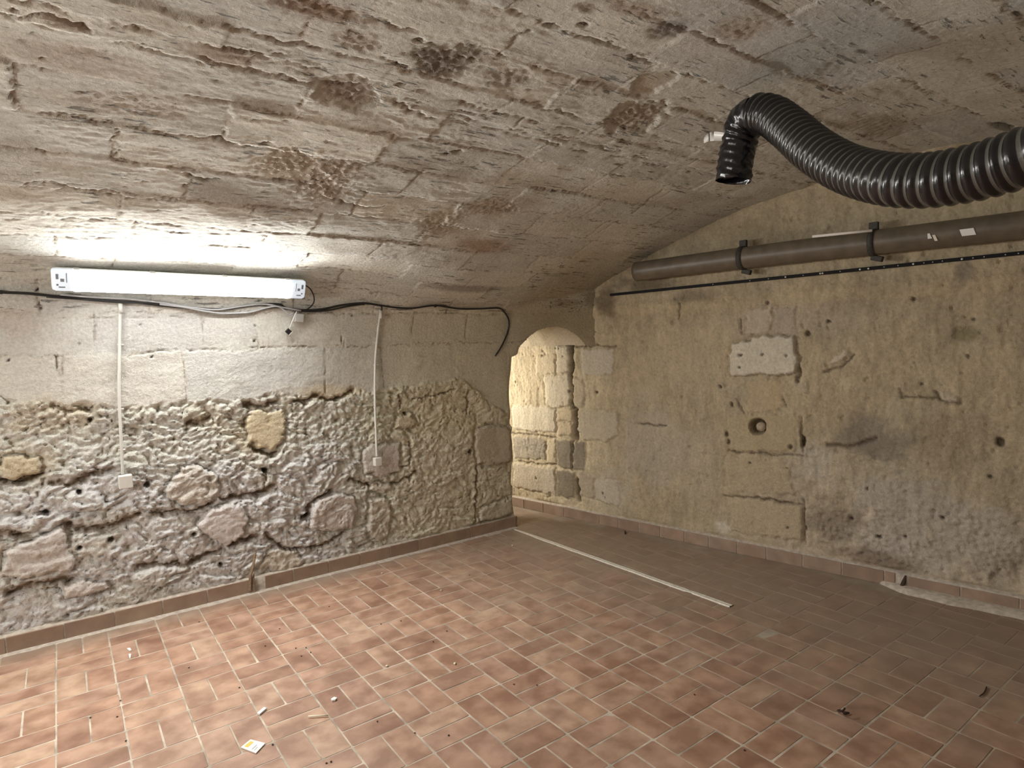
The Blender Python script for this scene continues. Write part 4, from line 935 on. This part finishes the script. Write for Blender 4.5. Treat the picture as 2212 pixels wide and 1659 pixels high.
make_lamp('tube_lamp', (4.24, 2.26, 8.28), (5.6, 0, -.10), math.radians(25), M_GLOW, 5.56, 'long glowing tube lamp mounted where the left wall meets the vault')
make_lamp('tube_lamp', (-4.6, 2.50, 8.35), (1, 0, 0), math.radians(20), M_FILL_L, 5.6, 'added fill tube lamp on the lamp wall, unseen to the left of the view')  # unseen lamp, added to raise the general light


make_lamp('tube_lamp', (-7.6, -4.0, 7.0), (0, 1, 0), math.radians(16), M_FILL_B, 5.6, 'added fill tube lamp on the wall behind the viewpoint, unseen', outv=(1, 0, 0))  # unseen lamp, added to brighten the rubble wall from the side
# ================================================================== CABLES AND WALL FITTINGS
def wallY(X_, Z_):
    q = np.linspace(6, 9.5, 300); y, z = surf(np.full_like(q, X_), q); return float(np.interp(Z_, z, y))
def wp(px, py, off=.05):
    """pixel -> point just in front of the left wall / haunch"""
    Y = 3.2
    for _ in range(6):
        p = at_Y(px, py, Y); Y = (wallY(p[0], p[2]) if p[2] > 6.2 else 3.2) - off
    return p
def cable(pxs, r, mat, label, off=.05, name='cable', cat='cable', per=6, offs=None):
    pts = [wp(x, y, off if offs is None else offs[i]) for i, (x, y) in enumerate(pxs)]
    bm = bmesh.new(); tube_bm(bm, smooth_path(pts, per), r, 8); o = link_bm(name, bm, mat); return tag(o, label, cat), pts
c1, _ = cable([(-60, 624), (0, 631), (60, 634), (120, 640), (170, 643), (230, 649), (300, 654), (350, 660), (420, 666), (480, 668), (530, 661), (575, 657), (605, 658), (620, 666), (660, 670), (700, 667), (740, 659), (785, 655), (822, 660)], .032, M_BLACK, 'thick black cable sagging along the wall under the tube lamp', .07)
c2, _ = cable([(100, 641), (170, 646), (260, 653), (345, 655), (400, 663), (450, 673), (500, 678), (545, 673), (590, 664), (625, 668), (668, 673), (710, 670), (750, 662), (785, 657)], .024, M_BLACK, 'thinner black cable twisted below the thick one', .10)
c3, _ = cable([(130, 636), (200, 642), (280, 646), (350, 654), (420, 665), (470, 669), (520, 662), (570, 657), (610, 664), (650, 671)], .024, M_GREYC, 'pale grey cable running just under the lamp', .13)
c4, _ = cable([(345, 657), (400, 664), (440, 672), (490, 677), (540, 674), (575, 665), (600, 662), (616, 672), (625, 680), (634, 676)], .024, M_GREYC, 'light grey cable looping into the small junction box', .14)
c5, _ = cable([(818, 659), (850, 664), (890, 666), (940, 660), (990, 667), (1040, 667), (1077, 666), (1090, 675), (1099, 692), (1097, 716), (1085, 745), (1070, 769)], .026, M_BLACK, 'single black cable curling down beside the doorway arch', .045)
c6, _ = cable([(659, 616), (670, 624), (678, 640), (677, 655), (665, 667), (648, 672)], .018, M_BLACK, 'short black lead looping out of the right end of the lamp', .06, offs=[.30, .22, .12, .08, .08, .10])
for px, py in ((2, 631), (785, 656), (940, 661)):
    p = wp(px, py, .05); bm = bmesh.new(); box_bm(bm, p, (.07, .09, .09), None, .02)
    o = link_bm('cable_clip', bm, M_BLACK, None, False); tag(o, {2: 'black cable clip at the left edge of the photo', 785: 'black cable clip above the right-hand conduit', 940: 'black cable clip midway between conduit and doorway'}[px], 'clip')
def conduit(pxs, label, ends, boxc, boxw, boxlabel, tilt):
    root = empty('conduit', wp(*pxs[0], .04), label, 'conduit')
    pts = [wp(x, y, .055) for x, y in pxs]
    bm = bmesh.new(); tube_bm(bm, smooth_path(pts, 8), .036, 10); link_bm('tube', bm, M_WHITE, root)
    for x, y in ends:
        p = wp(x, y, .05); bm = bmesh.new(); box_bm(bm, (p[0] + .02, p[1] + .01, p[2]), (.15, .07, .035), None, .01); link_bm('clip', bm, M_WHITE, root, False)
    p = pts[0]; bm = bmesh.new(); tube_bm(bm, [(p[0], p[1], p[2] + .02), (p[0], p[1], p[2] - .22)], .05, 10); link_bm('coupling', bm, M_WHITE, root)
    c = wp(*boxc, .10); b = empty('junction_box', c, boxlabel, 'junction box')
    R = Matrix.Rotation(tilt, 3, 'Y')
    bm = bmesh.new(); box_bm(bm, c, (boxw, .17, boxw * 1.12), R, .03); link_bm('box', bm, M_WHITE, b, False)
    bm = bmesh.new(); box_bm(bm, (c[0], c[1] - .095, c[2]), (boxw * .9, .03, boxw * 1.02), R, .012); link_bm('lid', bm, M_WHITE, b, False)
    return root
conduit([(260, 655), (259, 700), (258, 760), (257, 830), (258, 880), (261, 940), (265, 1024)], 'white conduit dropping from under the lamp, nearer the left edge', [(258, 745), (258, 884), (261, 972)], (271, 1040), .30, 'square white junction box under the left conduit', -.02)
conduit([(822, 672), (817, 710), (812, 760), (810, 800), (810, 870), (812, 930), (814, 986)], 'white conduit dropping down the wall between lamp and doorway', [(817, 700), (811, 788), (811, 880)], (815, 997), .235, 'smaller white junction box under the right conduit', .0)
cable([(822, 660), (825, 665), (823, 674)], .026, M_BLACK, 'short black cable tail entering the right conduit', .06)
c = wp(645, 687, .10); b = empty('junction_box', c, 'small grey-white junction box hanging tilted below the right end of the lamp', 'junction box')
R = Matrix.Rotation(.12, 3, 'Y') @ Matrix.Rotation(.15, 3, 'Z')
bm = bmesh.new(); box_bm(bm, c, (.28, .14, .26), R, .03); link_bm('box', bm, M_HOUSING, b, False)
bm = bmesh.new(); box_bm(bm, (c[0], c[1] - .08, c[2]), (.25, .03, .23), R, .012); link_bm('lid', bm, M_HOUSING, b, False)
# dangling connector
pc = wp(623, 716, .14); root = empty('cable_connector', pc, 'black and white terminal block dangling on a white wire', 'connector')
R = Matrix.Rotation(.75, 3, 'Y') @ Matrix.Rotation(.3, 3, 'X')
bm = bmesh.new(); box_bm(bm, pc, (.13, .10, .13), R, .008); link_bm('block', bm, M_BLACK, root, False)
Rm = np.array(R); q = np.array(pc) + Rm @ np.array([.075, 0, 0]); bm = bmesh.new(); box_bm(bm, q, (.02, .11, .14), R, .004); tag(link_bm('clamp', bm, M_WHITE, root, False), 'white side of the terminal block')
bm = bmesh.new(); tube_bm(bm, smooth_path([wp(641, 673, .18), wp(636, 684, .19), wp(630, 698, .17), wp(626, 709, .15)], 6), .016, 8); tag(link_bm('wire', bm, M_WHITE, root), 'white wire')

# ================================================================== RIGHT WALL FITTINGS
cl = [at_R(x, y, .45) for x, y in ((1374, 587), (1420, 581), (1622, 555), (1877, 525), (2150, 493), (2300, 475))]
cl = [np.array([RX0 + RK * p[1] - RN[0] * .45, p[1] - RN[1] * 0, p[2]]) for p in cl]
pr_ = .31
pipe = empty('drain_pipe', cl[0], 'thick brown drain pipe slung along the top of the end wall', 'pipe')
bm = bmesh.new(); far_ = cl[-1] + (cl[-1] - cl[-2]) * 1.3
tube_bm(bm, smooth_path(cl + [far_], 6), pr_, 28); link_bm('pipe', bm, M_PIPE, pipe)
def on_pipe(px):
    a = np.array([(px - 1330) / 970]);
    xs = [1374, 1420, 1622, 1877, 2150, 2300]; return np.array([np.interp(px, xs, [p[i] for p in cl]) for i in range(3)])
pd = (cl[3] - cl[2]) / np.linalg.norm(cl[3] - cl[2])
for px in (1605, 1886):
    c = on_pipe(px); bm = bmesh.new(); tube_bm(bm, [c - pd * .07, c + pd * .07], pr_ + .025, 28); b = link_bm('clamp_band', bm, M_RUST, pipe); tag(b, 'rusty clamp band round the pipe')
    bm = bmesh.new(); box_bm(bm, c + np.array([.05, 0, pr_ + .10]), (.10, .22, .20), None, .02); link_bm('bracket', bm, M_RUST, b, False); bm = bmesh.new(); box_bm(bm, c + np.array([.12, -.05, -pr_ - .08]), (.12, .28, .14), Matrix.Rotation(.3, 3, 'X'), .02)
    link_bm('bracket', bm, M_RUST, b, False)
for px in ():
    c = on_pipe(px); bm = bmesh.new(); tube_bm(bm, [c - pd * .2, c + pd * .15], pr_ + .05, 28); link_bm('collar', bm, M_PIPE, pipe)
def pipe_face(px, py):
    c = on_pipe(px); d = ray(px, py); # closest approach
    t = ((c - CAM) @ d) / (d @ d); p = CAM + d * t; n = p - c; n -= pd * (n @ pd); w = d / np.linalg.norm(d); w -= pd * (w @ pd); w /= np.linalg.norm(w)
    v = n - w * (n @ w); h = min(np.linalg.norm(v), pr_ * .95); dirn = v / max(np.linalg.norm(v), 1e-6) * h - w * math.sqrt(pr_ ** 2 - h * h)
    return c + dirn * 1.02 + pd * 0, dirn / np.linalg.norm(dirn)
for name, px, py, w, h, lb, mt in (('sticker', 2102, 500, .26, .15, 'white sticker on the pipe', M_PAPER), ('sticker', 2023, 508, .11, .12, 'torn triangular white scrap on the pipe', M_PAPER), ('sticker', 2035, 512, .06, .14, 'beige glue mark on the pipe', M_CHIP)):
    c, n = pipe_face(px, py); upv = np.cross(n, pd); upv /= np.linalg.norm(upv); upv *= np.sign(upv[2])
    bm = bmesh.new(); rowsv = []
    for a in (-1, 1):
        rr = []
        for k in range(5):
            th = (k / 4 - .5) * h / pr_; nn = n * math.cos(th) + upv * math.sin(th); cc = c - n * pr_ + nn * (pr_ + .012)
            sc = 1 if 'torn' not in lb else (1 - k / 5 if a < 0 else .6)
            rr.append(bm.verts.new(Vector((cc + pd * (a * w / 2 * sc) - pd * (k * .012)) * U)))
        rowsv.append(rr)
    for k in range(4): bm.faces.new((rowsv[0][k], rowsv[1][k], rowsv[1][k + 1], rowsv[0][k + 1]))
    tag(link_bm(name, bm, mt, pipe), lb)
# pale batten resting on the pipe
a = at_R(1755, 511, .76); b = at_R(1884, 498, .76); bm = bmesh.new(); tube_bm(bm, [a, (a + b) / 2, b], [.035, .035, .035], 8)
o = link_bm('trunking_strip', bm, M_PALEWOOD); tag(o, 'short pale plastic strip resting on top of the brown pipe', 'strip')
# perforated black rail
a = at_R(1318, 637, .09); b = at_R(2260, 541, .09); dv = (b - a); Lr = np.linalg.norm(dv); dv /= Lr; upr = np.cross(RN, dv); upr /= np.linalg.norm(upr); upr *= np.sign(upr[2])
rail = empty('wall_rail', a, 'long thin black perforated rail fixed to the end wall below the pipe', 'rail')
Rr_ = Matrix([[dv[i], RN[i], upr[i]] for i in range(3)])
bm = bmesh.new(); box_bm(bm, (a + b) / 2, (Lr, .05, .085), Rr_, .008); link_bm('bar', bm, M_RAIL, rail, False)
for px in (1697, 1772, 1777, 1858, 1876, 1973, 2078):
    y_ = 637 - .1018 * (px - 1318); c = at_R(px, y_, .12); bm = bmesh.new(); tube_bm(bm, [c + RN * .01, c - RN * .012], .024, 10); o = link_bm('screw', bm, M_WHITE, rail); tag(o, 'bright screw head')
for px in (1540, 1620, 1660, 1735, 1815, 1910, 1940, 1996, 2015, 2036, 2102, 2126, 2172, 2200):
    y_ = 637 - .1018 * (px - 1318); c = at_R(px, y_, .12); bm = bmesh.new(); tube_bm(bm, [c + RN * .01, c - RN * .008], .016, 8); link_bm('hole', bm, M_GREYC, rail)
# plugged hole low in the tan block
c = at_R(1643, 922, .0); root = empty('pipe_stub', c, 'mortar-plugged stub of pipe in a round hole below the white block', 'pipe')
bm = bmesh.new(); tube_bm(bm, [c + RN * .25, c - RN * .0], .13, 20); link_bm('plug', bm, M_PLUG, root)

# ================================================================== HOSE
hp = [(1584, 391, 8.55), (1590, 350, 8.52), (1598, 305, 8.50), (1607, 268, 8.42), (1628, 247, 8.25), (1665, 250, 8.0), (1705, 278, 7.65), (1760, 325, 7.15), (1830, 365, 6.65), (1915, 387, 6.1), (2000, 390, 5.75), (2090, 376, 5.45), (2170, 354, 5.2), (2260, 322, 4.95), (2380, 270, 4.75), (2560, 190, 4.6)]
raw = smooth_path([at_depth(x, y, d * 1.265) for x, y, d in hp], 40)
raw = np.array(raw); sl = np.concatenate([[0], np.cumsum(np.linalg.norm(np.diff(raw, axis=0), axis=1))])
HRAD = .305; pitch = .138; Ltot = sl[-1]
hose = empty('duct_hose', raw[0], 'black ribbed flexible duct hose hanging from the vault at the right', 'hose')
Lend = 1.25                                           # crumpled free end
def path_at(s): return np.array([np.interp(s, sl, raw[:, i]) for i in range(3)])
ns = int((Ltot - Lend) / (pitch / 9)); pts = [path_at(Lend + (Ltot - Lend) * k / ns) for k in range(ns + 1)]
ss = [Lend + (Ltot - Lend) * k / ns for k in range(ns + 1)]
def ribs(i, th):
    ph = (ss[i] / pitch) % 1.0; k = max(0, 1 - abs(ph - .5) / .33)
    return 1 + .09 * (k ** .55) - .03
bm = bmesh.new(); rings = tube_bm(bm, pts, HRAD, 34, cap=False, rfun=ribs)
body = link_bm('corrugated_tube', bm, M_HOSE, hose); body.data.materials.append(M_HOSEGAP)
pl_ = body.data.polygons
fi = 0; mi = np.zeros(len(pl_), np.int32)
for i in range(ns):
    for k in range(34):
        ph = ((ss[i] + pitch / 18) / pitch) % 1.0
        mi[fi] = 1 if abs(ph - .5) > .40 else 0; fi += 1
pl_.foreach_set('material_index', mi)
n2_ = 70; pts2 = [path_at(Lend * 1.01 * k / n2_) for k in range(n2_ + 1)]
def crump(i, th):
    s = i / n2_ * Lend; return .96 + .018 * math.sin(s / .13 * 2 * math.pi + th) + .035 * math.sin(th * 3 + s * 17 + 3 * math.sin(s * 9)) + .025 * math.sin(th * 11 - s * 31) + .02 * math.sin(th * 6 + s * 53)
bm = bmesh.new(); tube_bm(bm, pts2, HRAD, 34, cap=False, rfun=crump)
e = link_bm('crumpled_end', bm, M_HOSEGAP2 if False else M_HOSE, hose); tag(e, 'crumpled free end of the hose pointing down')
# bracket strap beside the bend
root_c = at_depth(1545, 303, 9.5)
hk = [(1522, 303, 9.7), (1530, 297, 9.6), (1545, 294, 9.5), (1565, 295, 9.35), (1585, 298, 9.2)]
strap = empty('hose_bracket', at_depth(1522, 303, 11.45), 'white curved strap end sticking out behind the bend of the black hose', 'bracket')
bm = bmesh.new(); a_ = [at_depth(x, y, d * 1.18) for x, y, d in hk]; a_ = smooth_path(a_, 6); rows = []
for k, p in enumerate(a_):
    t = k / (len(a_) - 1); w = .05 + .03 * math.sin(t * math.pi)
    rows.append([bm.verts.new(Vector((p + np.array([0.0, -.02, s * w])) * U)) for s in (-1, 1)] + [bm.verts.new(Vector((p + np.array([0.0, .02, s * w])) * U)) for s in (1, -1)])
for r0, r1 in zip(rows[:-1], rows[1:]):
    for k in range(4): bm.faces.new((r0[k], r1[k], r1[(k + 1) % 4], r0[(k + 1) % 4]))
bm.faces.new(rows[0]); bm.faces.new(rows[-1])
link_bm('strap', bm, M_WHITE, strap)

# ================================================================== THINGS ON THE FLOOR
cn = [at_floor(x, y, .02) for x, y in ((520, 1614), (541, 1597), (573, 1605), (553, 1626.5))]
card = empty('paper_card', sum(cn) / 4, 'small white card with a yellow printed block lying on the tiles', 'card')
def slab(name, q4, th, mat, parent, zoff=0):
    bm = bmesh.new(); t = [bm.verts.new(Vector((p + np.array([0, 0, zoff])) * U)) for p in q4]; b_ = [bm.verts.new(Vector((p + np.array([0, 0, zoff - th])) * U)) for p in q4]
    bm.faces.new(t); bm.faces.new(b_[::-1])
    for k in range(len(q4)): bm.faces.new((t[k], t[(k + 1) % len(q4)], b_[(k + 1) % len(q4)], b_[k]))
    return link_bm(name, bm, mat, parent, False)
slab('card', cn, .016, M_PAPER, card)
def bil(u, v): return (cn[0] * (1 - u) + cn[1] * u) * (1 - v) + (cn[3] * (1 - u) + cn[2] * u) * v
slab('printed_block', [bil(.18, .12), bil(.82, .12), bil(.82, .34), bil(.18, .34)], .002, M_YELLOW, card, .003)['label'] = 'yellow printed block'
slab('printed_line', [bil(.15, .62), bil(.65, .62), bil(.65, .68), bil(.15, .68)], .002, M_GREYP, card, .003)
slab('printed_line', [bil(.15, .78), bil(.5, .78), bil(.5, .82), bil(.15, .82)], .002, M_GREYP, card, .003)
def chip(pxq, name, label, cat, mat=M_PAPER, th=.03):
    q4 = [at_floor(x, y, .035) for x, y in pxq]; o = slab(name, q4, th, mat, None); return tag(o, label, cat)
chip([(555, 1540), (570, 1527), (576, 1529), (561, 1542)], 'plastic_sliver', 'short white plastic sliver on the tiles behind the printed card', 'chip')
chip([(715, 1509), (722, 1505), (728, 1507), (724, 1511), (717, 1512)], 'paper_scrap', 'tiny white paper scrap right of the plastic sliver', 'scrap')
chip([(274, 1400), (281, 1399), (284, 1404), (280, 1405)], 'paper_scrap', 'tiny white flake near the left skirting, upper one', 'scrap')
chip([(278, 1412), (283, 1412), (282, 1420), (279, 1420)], 'paper_scrap', 'tiny white flake near the left skirting, lower one', 'scrap')
a, b = at_floor(666, 1547.5, .03), at_floor(709, 1545, .03); bm = bmesh.new(); tube_bm(bm, [a, (a + b) / 2, b], .014, 6); o = link_bm('match_stick', bm, M_CHIP); tag(o, 'thin pale stick lying on the tiles right of the card', 'stick')
def blob(c, r, mat, name, label, cat, group=None, flat=.6):
    bm = bmesh.new(); bmesh.ops.create_icosphere(bm, subdivisions=2, radius=1)
    sd_ = random.random() * 50
    for v in bm.verts:
        k = 1 + .25 * math.sin(v.co.x * 3 + sd_) * math.cos(v.co.y * 4 + sd_ * 2); v.co = Vector(((c[0] + v.co.x * r * k) * U, (c[1] + v.co.y * r * k) * U, (c[2] + v.co.z * r * flat * k) * U))
    o = link_bm(name, bm, mat); return tag(o, label, cat, group)
for (x, y), lb in (((825, 1238), 'pale pebble near the foot of the lamp wall'), ((953, 1275), 'pale pebble in the middle of the floor towards the doorway'), ((836, 1438), 'small pale pebble lying in a tile joint'), ((983, 1433), 'rounded pale pebble in the middle of the floor'), ((1107, 1178), 'tiny pale pebble close to the wall end')):
    blob(at_floor(x, y, .02), .028, M_CHIP, 'pebble', lb, 'pebble', 'pale pebbles on the floor')
for x, y in ((430, 1343), (408, 1442), (604, 1358), (573, 1395), (589, 1608), (517, 1485), (639, 1400), (661, 1399), (671, 1409), (651, 1417), (866, 1341), (823, 1348), (1014, 1242), (711, 1310), (815, 1558), (969, 1588), (705, 1648), (715, 1645), (896, 1583), (195, 1550), (253, 1548), (272, 1600), (260, 1513), (1108, 1168), (1608, 1620), (1500, 1500), (965, 1363), (936, 1386), (1110, 1478), (1160, 1480)):
    blob(at_floor(x, y, .012), .017, M_SPECK, 'dark_speck', 'tiny dark speck of dirt on the terracotta tiles', 'speck', 'dark specks scattered over the floor', .5)
c = at_floor(1817, 1541, .03); root = empty('debris_curl', c, 'small curled dark scrap on the dim floor at the right', 'scrap')
bm = bmesh.new(); tube_bm(bm, [np.array([c[0] + .07 * math.cos(t), c[1] + .05 * math.sin(t), .03 + .02 * t]) for t in np.linspace(0, 5.2, 16)], .016, 6); link_bm('curl', bm, M_SPECK, root)
bm = bmesh.new(); tube_bm(bm, [c + np.array([.05, -.02, 0]), c + np.array([.14, -.07, -.01])], [.03, .012], 6); link_bm('tail', bm, M_SPECK, root)
c = at_floor(1351, 1150.5, .02); bm = bmesh.new(); tube_bm(bm, smooth_path([c + np.array([-.10, -.08, 0]), c, c + np.array([.06, .08, .02])], 5), [.02] * 5 + [.03] * 5 + [.015], 6); o = link_bm('twig', bm, M_SPECK); tag(o, 'small dark twig by the right skirting near the doorway', 'twig')
c = at_floor(2130, 1488, .02); bm = bmesh.new(); tube_bm(bm, smooth_path([at_floor(2131, 1484, .02), at_floor(2126, 1496, .02), at_floor(2116, 1504, .02)], 5), .012, 6); o = link_bm('twig', bm, M_SPECK); tag(o, 'thin dark twig on the dim floor by the right edge', 'twig')
# splinter standing in the gap of the left skirting
a = at_Y(540, 1275, 3.12); b = at_Y(541, 1245, 3.08); c = at_Y(546, 1225, 3.06); d = at_Y(552, 1192, 3.05)
root = empty('wood_splinter', a, 'broken wooden splinter standing in a gap of the left skirting', 'splinter')
bm = bmesh.new(); tube_bm(bm, smooth_path([a, b, c, d], 5), [.045] * 6 + [.04] * 5 + [.034] * 4 + [.015], 5); link_bm('stick', bm, M_WOOD, root, False)
bm = bmesh.new(); tube_bm(bm, [at_Y(548, 1278, 3.14), at_Y(547, 1250, 3.12), at_Y(549, 1238, 3.12)], [.06, .04, .01], 5); link_bm('shard', bm, M_WOOD, root, False)
# dark piece modelling the wedge-shaped crack in the right skirting
a = at_R(1956, 1243, .12); b = at_R(1952, 1258, .14); c = at_R(1943, 1274, .2)
bm = bmesh.new(); tube_bm(bm, [a, b, c], [.015, .05, .03], 6); o = link_bm('crack_wedge', bm, M_SPECK, None, False); tag(o, 'dark wedge-shaped crack in the right skirting', 'wedge')
